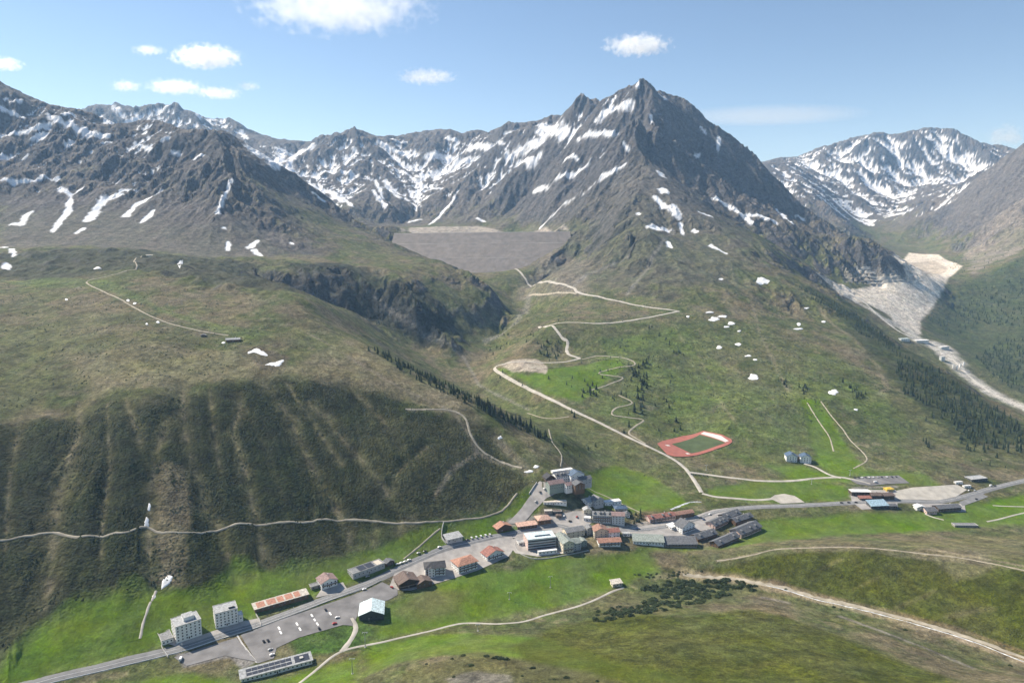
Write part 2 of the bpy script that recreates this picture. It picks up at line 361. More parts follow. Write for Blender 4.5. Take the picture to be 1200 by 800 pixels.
def area(uv, feather=10, wob=8, field=None):         # soft polygon on the ground -> mask
    pts = ground(uv) if field is None else np.array(uv, float)
    out = np.zeros_like(Z); b = box_of(pts, feather + wob * 1.5); x, y = GX[b], GY[b]
    d, _ = seg_dist(x, y, pts, True); d = np.where(inside(x, y, pts), d, -d) + wob * (N90[b] * .7 + N20[b] * .5)
    out[b] = sstep(d, -feather, feather); return out
def strokes(items, feather=.5, wob=.35, cut=0):            # soft lines on the ground: (points, width in picture px) -> mask
    out = np.zeros_like(Z)
    for uv, w in items:
        if len(uv) == 1: uv = [uv[0], (uv[0][0] + .8, uv[0][1] + .8)]
        pts = ground(uv); Y = pts[:, 1].mean(); wm = w * Y / 800.0 * .5
        if np.ptp(pts[:, 1]) > 0.45 * Y: 
            wm *= 1
        b = box_of(pts, wm * 2.5); x, y = GX[b], GY[b]
        d, _ = seg_dist(x, y, pts, False)
        d = wm - d + wm * wob * (N90[b] + N20[b])
        out[b] = np.maximum(out[b], sstep(d, -wm * feather, wm * feather))
    return out
def put(mask, c):
    global col
    col += (np.array(c)[None, None, :] - col) * mask[..., None]

# ravines down the big hillside
RAVINES = [([(92, 470), (93, 500), (80, 533), (70, 563), (63, 610), (60, 660), (52, 712)], 15), ([(147, 463), (157, 495), (165, 520)], 8),
           ([(195, 490), (182, 530), (176, 567), (173, 635), (178, 690)], 11), ([(213, 450), (217, 507), (227, 545), (240, 590), (258, 617), (268, 655), (276, 680)], 11),
           ([(277, 458), (283, 477), (271, 500), (283, 533), (292, 570), (303, 620), (312, 662)], 10), ([(310, 447), (340, 487), (353, 520), (373, 560), (398, 600), (410, 630)], 13),
           ([(360, 467), (383, 487), (402, 510), (432, 545), (455, 575)], 9), ([(20, 500), (10, 560), (5, 640)], 8), ([(125, 470), (128, 540), (120, 600), (118, 650)], 5),
           ([(410, 450), (440, 480), (470, 520)], 7), ([(335, 445), (372, 500), (400, 540)], 6), ([(245, 452), (250, 500), (258, 550)], 6), ([(450, 580), (470, 545), (500, 520)], 5)]
rav = strokes(RAVINES, 1.5, .7) * np.clip(.75 + .5 * N90 + .35 * N20, .15, 1)
rav_in = strokes([(p, w * .45) for p, w in RAVINES], 1.0, .3)
HUM = area([(-60, 300), (60, 290), (200, 298), (330, 305), (420, 318), (400, 345), (330, 350), (230, 338), (150, 318), (60, 322), (-60, 318)], 35, 30)
Z += HUM * (15 * np.abs(fbm(GX, GY, 130, 4, 71, .55)) - 4 + 5 * fbm(GX, GY, 45, 3, 75))
HS = area([(-200, 520), (0, 495), (100, 472), (250, 440), (400, 436), (520, 470), (620, 515), (640, 560), (590, 600), (460, 630), (330, 665), (190, 700), (70, 720), (-200, 860)], 40, 20)
wide = blur(strokes([(p, w * 2.3) for p, w in RAVINES], 1.6, .25), 10)
Z -= 1.2 * blur(rav, 4) + 5.5 * wide + HS * 1.0 * FINE
TERR = area([(985, 314), (1010, 311), (1040, 312), (1062, 324), (1066, 332), (1030, 336), (990, 331)], 6, 2)
st = 13.0; fz = (Z / st) % 1.0; Z = Z + TERR * ((np.floor(Z / st) + sstep(fz, .55, 1.0)) * st - Z)
zx, zy = grad(blur(Z, 2)); SLOPE = np.hypot(zx, zy)
zx0, zy0 = grad(blur(Z, 12)); CONC = blur(Z, 10) - Z       # >0 in hollows
REL = Z / S

col = np.zeros((NR, NC, 3))
# heath: olive and brown, mottled
col[:] = np.array([.102, .106, .05])
put(sstep(N90 + .6 * N350, -.15, .45) * .85, (.142, .12, .078))
put(sstep(-N90 + .7 * N20, .0, .5) * .75, (.066, .085, .03))
put(sstep(N20 + .5 * N90 - .3 * N350, .25, .65) * .5, (.055, .066, .026))
put(sstep(N20 - .4 * N90, .3, .7) * .5, (.2, .172, .11))
# high ground: thinner turf, scree and rock
high = sstep(REL + 45 * N90 + 60 * N350 + 150 * (ROUGH - .4), 215, 330)
put(high * .9, (.112, .1, .085))
put(sstep(REL + 70 * N350 + 30 * N90 + 60 * (ROUGH - .5), 250, 400) * .85, (.12, .11, .105))
put(sstep(REL + 50 * N90, 200, 300) * sstep(N90 - .5 * N350, .15, .6) * (1 - sstep(REL, 380, 480)) * .6, (.12, .122, .062))
scree = sstep(CONC + 3 * N90, 1, 7) * sstep(ROUGH, .25, .5) * sstep(SLOPE, .35, .6)
put(scree * .7, (.15, .136, .127))
rock = sstep(SLOPE + .2 * N90 + .14 * N20 + .1 * N350, .66, .9) * sstep(ROUGH, .15, .4)
rock = np.maximum(rock, sstep(SLOPE + .3 * N90 + .2 * N350, .55, .85) * sstep(REL, 300, 460))
put(rock * .92, (.095, .093, .095))
put(rock * sstep(N90 - N20, .1, .6) * .6, (.135, .12, .11))
put(sstep(GY, 5000, 6000) * rock * .7, (.09, .09, .095))
put(TERR * (.4 + .6 * (1 - sstep(fz, .4, .6))), (.24, .225, .2))
SHADE_BAND = area([(330, 306), (400, 308), (450, 325), (520, 360), (548, 388), (520, 396), (460, 388), (410, 360), (350, 335)], 20, 25)
put(SHADE_BAND * np.clip(.8 + .5 * N90, .3, .95), (.032, .036, .028))  # crag band: the cliff's shade is put into its dark ground colour
put(area([(0, 225), (120, 222), (240, 235), (330, 270), (380, 300), (250, 302), (100, 288), (0, 292)], 25, 35) * .7, (.115, .105, .1))
put(area([(0, 300), (90, 290), (250, 303), (330, 320), (350, 345), (240, 335), (150, 315), (60, 330), (0, 325)], 15, 35) * .8, (.05, .053, .036))
put(HUM * sstep(SLOPE + .2 * N20, .42, .62) * .7, (.075, .072, .068))
put(area([(610, 262), (700, 215), (755, 180), (800, 215), (900, 290), (860, 340), (700, 345), (620, 330)], 60, 60) * .45, (.105, .1, .085))
put(area([(690, 262), (730, 250), (770, 270), (790, 300), (830, 330), (780, 355), (720, 330), (690, 300)], 25, 40) * sstep(N90, -.2, .4) * .8, (.045, .048, .036))
# hillside shrubs and the dry shoulder above them
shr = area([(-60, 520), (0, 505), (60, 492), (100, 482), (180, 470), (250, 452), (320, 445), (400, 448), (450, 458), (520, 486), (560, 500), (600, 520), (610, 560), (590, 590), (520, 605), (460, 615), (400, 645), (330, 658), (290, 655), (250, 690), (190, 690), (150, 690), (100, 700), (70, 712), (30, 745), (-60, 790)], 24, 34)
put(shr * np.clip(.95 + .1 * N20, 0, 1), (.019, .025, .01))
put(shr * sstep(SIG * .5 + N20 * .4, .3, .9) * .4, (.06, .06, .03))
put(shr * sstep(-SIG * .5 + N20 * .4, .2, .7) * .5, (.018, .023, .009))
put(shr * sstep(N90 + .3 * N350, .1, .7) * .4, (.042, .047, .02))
lowr = area([(430, 480), (500, 490), (560, 505), (600, 525), (600, 580), (540, 600), (470, 600), (420, 580)], 12, 20)
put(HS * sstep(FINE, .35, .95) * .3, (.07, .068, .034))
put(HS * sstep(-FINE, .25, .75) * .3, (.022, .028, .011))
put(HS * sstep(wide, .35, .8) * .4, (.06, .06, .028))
put(lowr * .45, (.07, .07, .034))
put(rav * .7, (.11, .104, .055)); put(rav_in * sstep(N20, -.3, .3) * .5, (.185, .16, .105))
put(area([(186, 540), (215, 545), (222, 600), (215, 690), (190, 690), (182, 620)], 5, 8) * .8, (.15, .128, .082))
dry = area([(80, 420), (180, 400), (250, 410), (330, 430), (420, 400), (480, 440), (560, 490), (500, 480), (420, 450), (320, 440), (200, 455), (100, 470)], 15, 20)
put(dry * .75, (.185, .16, .1))
put(area([(0, 330), (60, 338), (110, 335), (180, 362), (260, 392), (300, 398), (320, 392), (250, 378), (190, 362), (130, 328), (60, 325), (0, 330)], 6, 5) * .6, (.09, .125, .042))
put(area([(0, 340), (120, 345), (260, 400), (140, 440), (0, 480)], 20, 25) * sstep(-N90, -.1, .5) * .5, (.082, .075, .046))
put(strokes([([(480, 480), (530, 482), (545, 500), (560, 530), (600, 547)], 7), ([(560, 530), (530, 550), (510, 580)], 5), ([(585, 515), (600, 535), (615, 548)], 16), ([(360, 390), (420, 425), (470, 455), (530, 482)], 5)], .9) * .7, (.19, .165, .12))
put(area([(280, 412), (300, 405), (340, 418), (335, 434), (305, 432)], 4, 4) * .6, (.11, .085, .06))
put(area([(876, 436), (895, 440), (892, 449), (874, 447)], 6, 5) * .5, (.12, .095, .068))
put(area([(185, 670), (206, 668), (206, 690), (184, 700)], 3, 3) * .6, (.12, .1, .075))
# right-hand hill: patches of grass, bare strips
put(area([(840, 330), (900, 340), (960, 380), (1000, 430), (1060, 470), (1000, 520), (900, 500), (850, 470), (800, 400)], 30, 40) * sstep(N90 + .4 * N20, -.1, .5) * .6, (.17, .145, .09))
put(area([(700, 380), (860, 380), (930, 430), (980, 520), (860, 500), (740, 470), (690, 420)], 25, 40) * sstep(-N90 + .5 * N350, .05, .5) * .55, (.055, .068, .026))
put(strokes([([(812, 400), (830, 440), (850, 480), (865, 500)], 4), ([(880, 350), (890, 390), (910, 430), (930, 470)], 4), ([(960, 360), (1000, 395), (1030, 430), (1040, 455), (1020, 470)], 6), ([(790, 380), (800, 400)], 5), ([(860, 500), (900, 510), (940, 525)], 2.5)], .9) * .7, (.19, .165, .11))
put(area([(1010, 372), (1045, 400), (1100, 433), (1150, 465), (1200, 500), (1200, 520), (1130, 520), (1080, 480), (1020, 420), (980, 365), (935, 330)], 10, 25) * .7, (.035, .047, .02))
put(area([(1080, 380), (1130, 330), (1200, 300), (1260, 300), (1260, 470), (1200, 460), (1140, 425), (1100, 395)], 25, 50) * .75, (.05, .068, .03))
put(area([(1130, 285), (1200, 230), (1260, 200), (1260, 285), (1200, 290), (1140, 320)], 25, 60) * (.5 + .4 * sstep(N90, -.2, .4)), (.22, .195, .165))
put(area([(1100, 235), (1200, 172), (1260, 150), (1260, 240), (1150, 270)], 60, 60) * (1 - rock * .6) * .7, (.2, .18, .16))
put(area([(620, 430), (700, 400), (800, 380), (900, 380), (1000, 430), (1060, 490), (1080, 550), (900, 545), (820, 530), (740, 500), (660, 470)], 30, 40) * sstep(N90 * .8 - N350 * .5 + .2, -.1, .5) * .65, (.085, .125, .032))
put(area([(570, 445), (640, 480), (700, 510), (790, 550), (700, 560), (650, 530), (600, 490)], 15, 20) * .35, (.085, .11, .035))
put(area([(0, 345), (150, 340), (300, 380), (420, 410), (300, 440), (100, 470), (0, 490)], 30, 40) * sstep(-N350 * .6 + N90 * .5, -.1, .4) * .4, (.092, .112, .044))
# meadows
MEADOWS = [
 [(-40, 830), (0, 772), (50, 728), (75, 705), (120, 697), (160, 678), (180, 692), (240, 692), (275, 655), (300, 668), (345, 662), (390, 655), (440, 642), (480, 622), (540, 610), (600, 590), (618, 570), (640, 580), (600, 625), (500, 655), (400, 690), (330, 712), (190, 760), (40, 802)],
 [(435, 742), (450, 705), (500, 690), (560, 662), (600, 668), (640, 652), (700, 652), (748, 645), (766, 655), (770, 670), (742, 684), (722, 690), (650, 712), (560, 728), (440, 750)],
 [(748, 642), (860, 640), (900, 634), (1000, 626), (1210, 614), (1210, 577), (1100, 598), (1000, 600), (880, 610), (850, 640), (800, 645)],
 [(825, 572), (900, 562), (990, 567), (1004, 585), (930, 590), (880, 588), (830, 580)],
 [(690, 555), (720, 545), (770, 560), (815, 592), (740, 600), (700, 592), (680, 575)],
 [(583, 433), (620, 440), (662, 430), (722, 420), (735, 430), (702, 455), (680, 472), (640, 462)],
 [(938, 468), (962, 470), (985, 510), (1016, 552), (990, 562), (955, 545), (952, 510)],
 [(120, 800), (200, 790), (300, 800), (420, 770), (420, 800), (430, 850), (100, 850)],
 [(430, 752), (520, 742), (640, 745), (720, 775), (860, 800), (700, 800), (600, 770), (520, 765), (430, 790)],
 [(900, 545), (940, 545), (1000, 560), (1060, 560), (1000, 566), (930, 566)],
 [(1000, 550), (1080, 555), (1110, 575), (1060, 566), (1010, 562)], [(1130, 590), (1210, 578), (1210, 612), (1120, 606)]]
GREEN = (.09, .145, .02)
for i, pl in enumerate(MEADOWS):
    put(area(pl, 8 if i < 9 else 14, 12) * np.clip(.9 - .35 * np.clip(N90 + .4 * N20, 0, 1), 0, 1), GREEN)
put(area([(325, 735), (370, 720), (410, 715), (440, 735), (420, 760), (350, 770)], 5, 4) * .8, (.055, .11, .02))
MEAD = np.zeros_like(Z)
for pl in MEADOWS: MEAD = np.maximum(MEAD, area(pl, 8, 7))
put(area(MEADOWS[1], 8, 4) * sstep(N90 + .5 * N20, .25, .7) * .5, (.1, .125, .04))
put(area(MEADOWS[0], 8, 4) * sstep(N90 + .5 * N20, .3, .8) * .5, (.095, .12, .04))
put(area([(455, 715), (500, 690), (555, 690), (540, 715), (480, 728)], 10, 8) * .45, (.13, .115, .06))
# foreground slopes
put(area([(640, 735), (700, 722), (800, 722), (880, 715), (960, 735), (1100, 790), (1200, 830), (900, 850), (640, 800), (600, 760)], 8, 10) * .85, (.066, .077, .016))
put(area([(780, 668), (860, 662), (900, 650), (1000, 645), (1200, 668), (1300, 690), (1300, 800), (1200, 770), (1040, 718), (890, 682)], 4, 4) * .9, (.06, .07, .013))
put(area([(900, 640), (1000, 634), (1200, 625), (1200, 660), (1100, 643), (1000, 637)], 6, 8) * .6, (.14, .13, .07))
put(area([(470, 790), (560, 764), (640, 778), (740, 800), (740, 850), (470, 850)], 6, 7) * .8, (.095, .092, .044))
put(area([(520, 795), (560, 785), (600, 790), (600, 800), (530, 805)], 3, 5) * .6, (.2, .185, .17))
put(strokes([([(800, 672), (860, 678), (890, 684), (920, 690), (960, 702), (1040, 722), (1120, 744), (1200, 774), (1280, 800)], 19)], .6) * .85, (.26, .215, .15))
put(strokes([([(985, 722), (1030, 738), (1080, 757), (1140, 782)], 9), ([(895, 700), (922, 706)], 8)], .7) * .75, (.22, .2, .175))
put(strokes([([(840, 657), (880, 650), (910, 643), (960, 641), (1010, 641), (1060, 646), (1100, 650), (1140, 655), (1200, 668)], 4), ([(1090, 643), (1130, 650), (1200, 663)], 7), ], .8) * .75, (.25, .215, .15))
put(strokes([([(1050, 712), (1075, 702), (1095, 692)], 4), ([(1110, 722), (1140, 716), (1165, 712)], 5), ([(960, 668), (985, 655)], 4), ([(1000, 690), (1030, 676)], 4)], 1.8, 1.2) * .4, (.17, .15, .08))
gd = strokes([([(905, 680), (960, 697), (1040, 715), (1120, 736), (1200, 764)], 7)], .9)
put(gd * .6, (.2, .15, .1))
# bare ground: dam sites, borrow pits, reservoir shore
SAND = (.62, .56, .48)
put(area([(985, 333), (1010, 338), (1040, 322), (1062, 330), (1060, 312), (1045, 300), (1065, 296), (1100, 298), (1128, 312), (1112, 325), (1105, 340), (1092, 362), (1078, 376), (1080, 392), (1062, 392), (1048, 378), (1040, 368), (1020, 358), (985, 345), (965, 325)], 8, 6), SAND)
put(area([(1066, 308), (1095, 305), (1112, 315), (1085, 325)], 8, 10) * .5, (.3, .25, .19))
put(strokes([([(1045, 378), (1060, 385), (1080, 398), (1100, 410), (1120, 428), (1140, 445), (1165, 462), (1200, 478), (1260, 500)], 18), ([(1075, 398), (1105, 405), (1120, 425)], 20), ([(960, 322), (990, 345), (1020, 362), (1045, 380)], 6)], .6) * .95, (.48, .455, .41))
put(area([(468, 272), (480, 266.5), (560, 264.5), (640, 265.5), (668, 272), (600, 276)], 8, 6) * .85, (.36, .32, .28))
put(area([(588, 428), (600, 422), (630, 421), (642, 430), (640, 438), (600, 436)], 2.5, 3), (.34, .3, .245))
put(area([(655, 290), (690, 300), (690, 345), (640, 350), (600, 340), (620, 320)], 20, 30) * .5, (.17, .15, .125))
put(strokes([([(440, 345), (470, 372), (505, 398)], 6), ([(510, 395), (545, 420), (560, 450), (620, 480)], 3), ([(620, 345), (608, 372), (570, 400)], 8), ([(668, 340), (690, 320), (735, 300)], 5), ([(735, 345), (765, 300), (790, 270)], 4)], .9) * .55, (.21, .2, .18))
put(area([(1095, 652), (1150, 645), (1170, 665), (1120, 680)], 5, 8) * .4, (.2, .18, .12))
# ground around the houses
put(area([(205, 765), (255, 762), (290, 760), (300, 775), (285, 785), (270, 770), (215, 782)], 2, 2) * .9, (.2, .19, .18))
put(strokes([([(600, 612), (640, 606), (690, 600), (720, 620), (750, 615), (830, 605)], 12), ([(745, 622), (790, 612), (850, 602)], 12), ([(1000, 582), (1040, 584), (1090, 590)], 12), ([(1000, 572), (1050, 570)], 5)], .5) * .9, (.24, .225, .205))

# snow
SNOW = [([(3, 127), (13, 133), (27, 138)], 4), ([(5, 118), (8, 116)], 2.5), ([(12, 120), (24, 118)], 3), ([(0, 160), (20, 157), (43, 150), (57, 145)], 5), ([(37, 163), (53, 157)], 3), ([(57, 135), (66, 140), (77, 147), (100, 155), (113, 158)], 6), ([(74, 134), (86, 135)], 4), ([(118, 157), (127, 160)], 4),
 ([(0, 183), (3, 186)], 6), ([(27, 187), (32, 182)], 3), ([(3, 210), (20, 213), (37, 212), (50, 205), (67, 210)], 4), ([(17, 262), (23, 263), (33, 250)], 7), ([(70, 220), (83, 230), (80, 247), (70, 260), (62, 272)], 5), ([(95, 222), (83, 230)], 4),
 ([(140, 228), (123, 233), (113, 247), (103, 258)], 7), ([(173, 233), (160, 240), (147, 253)], 6), ([(190, 223), (173, 233)], 2.5), ([(180, 247), (167, 260)], 5), ([(237, 182), (227, 187)], 4), ([(203, 178), (210, 182)], 4), ([(272, 210), (263, 230), (255, 250)], 3.5),
 ([(293, 290), (302, 282)], 5), ([(297, 293), (305, 300)], 4), ([(267, 284), (267, 293)], 4), ([(90, 273), (97, 268)], 4), ([(13, 292), (17, 300)], 4), ([(7, 308), (8, 315)], 5), ([(2, 290), (6, 290)], 4), ([(262, 267)], 3), ([(342, 285)], 3), ([(158, 168), (170, 172), (176, 176)], 3), ([(190, 164), (197, 162)], 3), ([(120, 168), (130, 167)], 2.5), ([(80, 170), (84, 166)], 4), ([(107, 178)], 3),
 ([(118, 137), (130, 145), (150, 144), (163, 137)], 6), ([(133, 127), (140, 133), (146, 138)], 5), ([(187, 133), (197, 124)], 4), ([(233, 137), (245, 140), (262, 142)], 5), ([(283, 153), (288, 162)], 4),
 ([(300, 180), (330, 176), (365, 170)], 9), ([(318, 192), (340, 188), (352, 178)], 9), ([(363, 216), (385, 225), (402, 236)], 6), ([(377, 203), (398, 196)], 4), ([(367, 226), (380, 236)], 3),
 ([(400, 200), (417, 207)], 5), ([(400, 228), (413, 242)], 3), ([(437, 223), (452, 242)], 4), ([(452, 213), (467, 230)], 6), ([(440, 212), (448, 232)], 3), ([(447, 167), (467, 177), (487, 182)], 7), ([(460, 163), (475, 167)], 3), ([(413, 173), (417, 178)], 3),
 ([(503, 184), (527, 184), (550, 177)], 8), ([(493, 207), (510, 203), (533, 193), (549, 187)], 9), ([(457, 193), (477, 203), (493, 217)], 4), ([(490, 223), (517, 222)], 3), ([(550, 173), (570, 172), (587, 168)], 6), ([(523, 162), (535, 166)], 4), ([(560, 185), (545, 197)], 4),
 ([(607, 178), (623, 171), (640, 163), (660, 158)], 9), ([(633, 147), (655, 142)], 6), ([(630, 153), (663, 150)], 5), ([(607, 193), (623, 193), (633, 183)], 6), ([(593, 180), (600, 186)], 4), ([(627, 223), (643, 220), (667, 207), (690, 190)], 5), ([(503, 263), (520, 247), (533, 230)], 2.5),
 ([(633, 267), (653, 247), (677, 230), (700, 213), (717, 203), (733, 192)], 2.6), ([(700, 213), (722, 199)], 4.5), ([(700, 140), (713, 130), (737, 123)], 7), ([(677, 163), (700, 157), (718, 157)], 5), ([(663, 187), (677, 187)], 4), ([(560, 256), (568, 260)], 3), ([(480, 260), (493, 257)], 3),
 ([(773, 203), (776, 207)], 6), ([(776, 222), (779, 225)], 6), ([(769, 231), (777, 242)], 6), ([(789, 241), (793, 254)], 7), ([(763, 267), (780, 270)], 8), ([(783, 284), (785, 290)], 4), ([(747, 250)], 3), ([(730, 166), (736, 176)], 2.5), ([(747, 98), (749, 104)], 3.5), ([(774, 112), (780, 116)], 3), ([(763, 137), (764, 143)], 2.5), ([(797, 262), (800, 275)], 3),
 ([(837, 233), (853, 242), (880, 260)], 5), ([(877, 252), (907, 260)], 6), ([(910, 247), (927, 260)], 4), ([(933, 254), (942, 258)], 3), ([(820, 249), (832, 253)], 5), ([(812, 270), (816, 272)], 3), ([(832, 288), (850, 297)], 4), ([(842, 163), (842, 177)], 3), ([(815, 183), (819, 181)], 3), ([(822, 150), (826, 155)], 2.5)]
snow = strokes([(p, w * 1.28) for p, w in SNOW], .4, .7)
# leftover snow in hollows of the high ranges
NBAND = perlin(GX / 420, Z / 34, 61) + .6 * perlin(GX / 150, Z / 15, 67)
SN = np.maximum(area([(870, 210), (905, 180), (1000, 150), (1091, 140), (1180, 180), (1130, 225), (1090, 240), (1000, 262), (940, 240)], 150, 60) * .74,
     np.maximum(area([(290, 165), (420, 158), (560, 160), (690, 120), (745, 100), (735, 160), (680, 190), (620, 200), (560, 225), (500, 240), (400, 240), (340, 215)], 120, 60) * .62,
     np.maximum(area([(0, 100), (120, 140), (200, 145), (200, 200), (150, 230), (0, 220)], 100, 50) * .5, area([(110, 130), (200, 122), (290, 155), (280, 170), (120, 150)], 100, 50) * .6)))
hol = .75 * NBAND * sstep(GY, 5200, 6400) + .55 * np.clip(SIG, -1.5, 1.5) * (1 - .6 * sstep(GY, 5200, 6400)) + .10 * CONC + 1.0 * N90 + .35 * N20 + .6 * N350 - 1.2 * sstep(SLOPE, .85, 1.25)
snow = np.maximum(snow, sstep(hol + (SN - .5) * 2.6, .95, 1.2) * sstep(SN, .15, .3))
snow *= 1 - sstep(SLOPE + .15 * N20, 1.25, 1.6)
put(snow, (.86, .88, .92))
Z += 1.2 * snow
props = np.zeros((NR, NC, 4)); props[..., 3] = 1
props[..., 0] = np.clip(rock + scree * .5 + .3 * high, 0, 1); props[..., 1] = np.clip(shr * (1 - rav) + SHADE_BAND, 0, 1); props[..., 2] = np.maximum(snow, MEAD * .5)
# ------------------------------------------------------------------ materials
def mat(name, c, rough=.8, metal=0, bump=0, bscale=5, var=.12, vscale=.6, spec=.3):
    m = bpy.data.materials.new(name); m.use_nodes = True; nt = m.node_tree; b = nt.nodes['Principled BSDF']
    b.inputs['Roughness'].default_value = rough; b.inputs['Metallic'].default_value = metal; b.inputs['Specular IOR Level'].default_value = spec
    tc = nt.nodes.new('ShaderNodeNewGeometry'); nz = nt.nodes.new('ShaderNodeTexNoise'); nz.inputs['Scale'].default_value = vscale; nz.inputs['Detail'].default_value = 5
    nt.links.new(tc.outputs['Position'], nz.inputs['Vector'])
    mr = nt.nodes.new('ShaderNodeMapRange'); mr.inputs[1].default_value = .3; mr.inputs[2].default_value = .7; mr.inputs[3].default_value = 1 - var; mr.inputs[4].default_value = 1 + var
    nt.links.new(nz.outputs[0], mr.inputs[0])
    mx = nt.nodes.new('ShaderNodeMix'); mx.data_type = 'RGBA'; mx.blend_type = 'MULTIPLY'; mx.inputs[0].default_value = 1
    mx.inputs[6].default_value = (*c, 1); nt.links.new(mr.outputs[0], mx.inputs[7]); nt.links.new(mx.outputs[2], b.inputs['Base Color'])
    if bump:
        n2 = nt.nodes.new('ShaderNodeTexNoise'); n2.inputs['Scale'].default_value = bscale; n2.inputs['Detail'].default_value = 4; nt.links.new(tc.outputs['Position'], n2.inputs['Vector'])
        bp = nt.nodes.new('ShaderNodeBump'); bp.inputs['Strength'].default_value = 1; bp.inputs['Distance'].default_value = bump; nt.links.new(n2.outputs[0], bp.inputs['Height']); nt.links.new(bp.outputs[0], b.inputs['Normal'])
    return m
def ground_material():
    m = bpy.data.materials.new('alpine_ground'); m.use_nodes = True; nt = m.node_tree; L = nt.links; N = nt.nodes.new; b = nt.nodes['Principled BSDF']
    b.inputs['Roughness'].default_value = .95; b.inputs['Specular IOR Level'].default_value = .12
    c = N('ShaderNodeVertexColor'); c.layer_name = 'ground_colour'; p = N('ShaderNodeVertexColor'); p.layer_name = 'ground_kind'
    sep = N('ShaderNodeSeparateColor'); L.new(p.outputs[0], sep.inputs[0])
    geo = N('ShaderNodeNewGeometry')
    def noise(scale, det, rough=.6):
        n = N('ShaderNodeTexNoise'); n.inputs['Scale'].default_value = scale; n.inputs['Detail'].default_value = det; n.inputs['Roughness'].default_value = rough; L.new(geo.outputs['Position'], n.inputs['Vector']); return n.outputs[0]
    def rng_(v, a, bb, c0, c1):
        r = N('ShaderNodeMapRange'); r.inputs[1].default_value = a; r.inputs[2].default_value = bb; r.inputs[3].default_value = c0; r.inputs[4].default_value = c1; L.new(v, r.inputs[0]); return r.outputs[0]
    def math_(op, a, bb):
        n = N('ShaderNodeMath'); n.operation = op
        for i, x in enumerate((a, bb)):
            if hasattr(x, 'links'): L.new(x, n.inputs[i])
            else: n.inputs[i].default_value = x
        return n.outputs[0]
    fine = noise(.55, 6, .65); n5 = noise(.17, 6, .65); mid = noise(.05, 8, .68); big = noise(.012, 5, .6)
    amp = math_('SUBTRACT', 1.0, math_('MULTIPLY', sep.outputs[2], .95))
    f = math_('MULTIPLY', math_('MULTIPLY', rng_(fine, .3, .7, .6, 1.4), rng_(n5, .33, .67, .6, 1.4)), math_('MULTIPLY', rng_(mid, .33, .67, .55, 1.45), rng_(big, .3, .7, .85, 1.15)))
    f = math_('ADD', 1.0, math_('MULTIPLY', math_('SUBTRACT', f, 1.0), amp))
    mx = N('ShaderNodeMix'); mx.data_type = 'RGBA'; mx.blend_type = 'MULTIPLY'; mx.inputs[0].default_value = 1; L.new(c.outputs[0], mx.inputs[6]); L.new(f, mx.inputs[7])
    # hue drift between straw and moss
    hs = N('ShaderNodeHueSaturation'); L.new(mx.outputs[2], hs.inputs['Color']); L.new(rng_(noise(.03, 4), .3, .7, .485, .515), hs.inputs['Hue']); L.new(rng_(noise(.02, 4), .3, .7, .92, 1.2), hs.inputs['Saturation'])
    L.new(hs.outputs[0], b.inputs['Base Color'])
    vor = N('ShaderNodeTexVoronoi'); vor.inputs['Scale'].default_value = .32; L.new(geo.outputs['Position'], vor.inputs['Vector'])
    shrub = math_('MULTIPLY', math_('SUBTRACT', 1.0, vor.outputs[0]), math_('MULTIPLY', sep.outputs[1], 1.5))
    rk = math_('MULTIPLY', math_('ADD', math_('ADD', math_('MULTIPLY', noise(.035, 8, .62), 24.0), math_('MULTIPLY', noise(.13, 6, .6), 4.0)), math_('MULTIPLY', fine, 1.5)), sep.outputs[0])
    h = math_('ADD', math_('ADD', shrub, rk), math_('MULTIPLY', math_('MULTIPLY', math_('ADD', fine, math_('ADD', math_('MULTIPLY', n5, 2.2), math_('MULTIPLY', mid, 4.0))), 1.0), amp))
    bp = N('ShaderNodeBump'); bp.inputs['Strength'].default_value = 1.0; bp.inputs['Distance'].default_value = 1.0; L.new(h, bp.inputs['Height']); L.new(bp.outputs[0], b.inputs['Normal'])
    return m
M_GROUND = ground_material()
# ------------------------------------------------------------------ terrain meshes: one sheet, cut along the foot of each mountain
nzx, nzy = grad(Z); nl = np.sqrt(nzx ** 2 + nzy ** 2 + 1); NORM = np.stack([-nzx / nl, -nzy / nl, 1 / nl], -1).reshape(-1, 3)
lab_small = np.empty(len(sx), int)
for i in range(0, len(sx), 8000):
    j = slice(i, i + 8000); lab_small[j] = C[np.argmin((sx[j][:, None] - CXY[None, :, 0]) ** 2 + (sy[j][:, None] - CXY[None, :, 1]) ** 2, 1), 4]
lab_small = lab_small.reshape(SUBR, SUBC)
LAB = lab_small[np.ix_(np.round(RI).astype(int), np.round(CI).astype(int))]
idx = np.arange(NR * NC).reshape(NR, NC)
q = np.stack([idx[:-1, :-1], idx[:-1, 1:], idx[1:, 1:], idx[1:, :-1]], -1).reshape(-1, 4); ql = LAB[:-1, :-1].ravel()
VCO = np.stack([GX, GY, Z], -1).reshape(-1, 3); VC = np.concatenate([col.reshape(-1, 3), np.ones((NR * NC, 1))], 1); VP = props.reshape(-1, 4)
TERRAIN_LABEL = {'valley_ground': 'green valley floor around the village and the near slope', 'hillside': 'big dark shrubby hillside with pale ravines left of the village', 'side_valley': 'side valley with stream and scrub below the grey rockfill dam',
    'rocky_shoulder': 'dark rocky shoulder above the big left hillside', 'rocky_mountain': 'dark rocky mountain with snow gullies on the left', 'distant_range': 'snow streaked range behind the grey dam', 'central_mountain': 'tall pointed central peak with shaded right face',
    'grassy_hill': 'grassy hill with ski runs below the central peak', 'gorge_ground': 'bare gorge floor with the pale dam site', 'wooded_slope': 'green wooded slope at the right edge', 'snowy_mountain': 'distant snowy mountain on the right'}
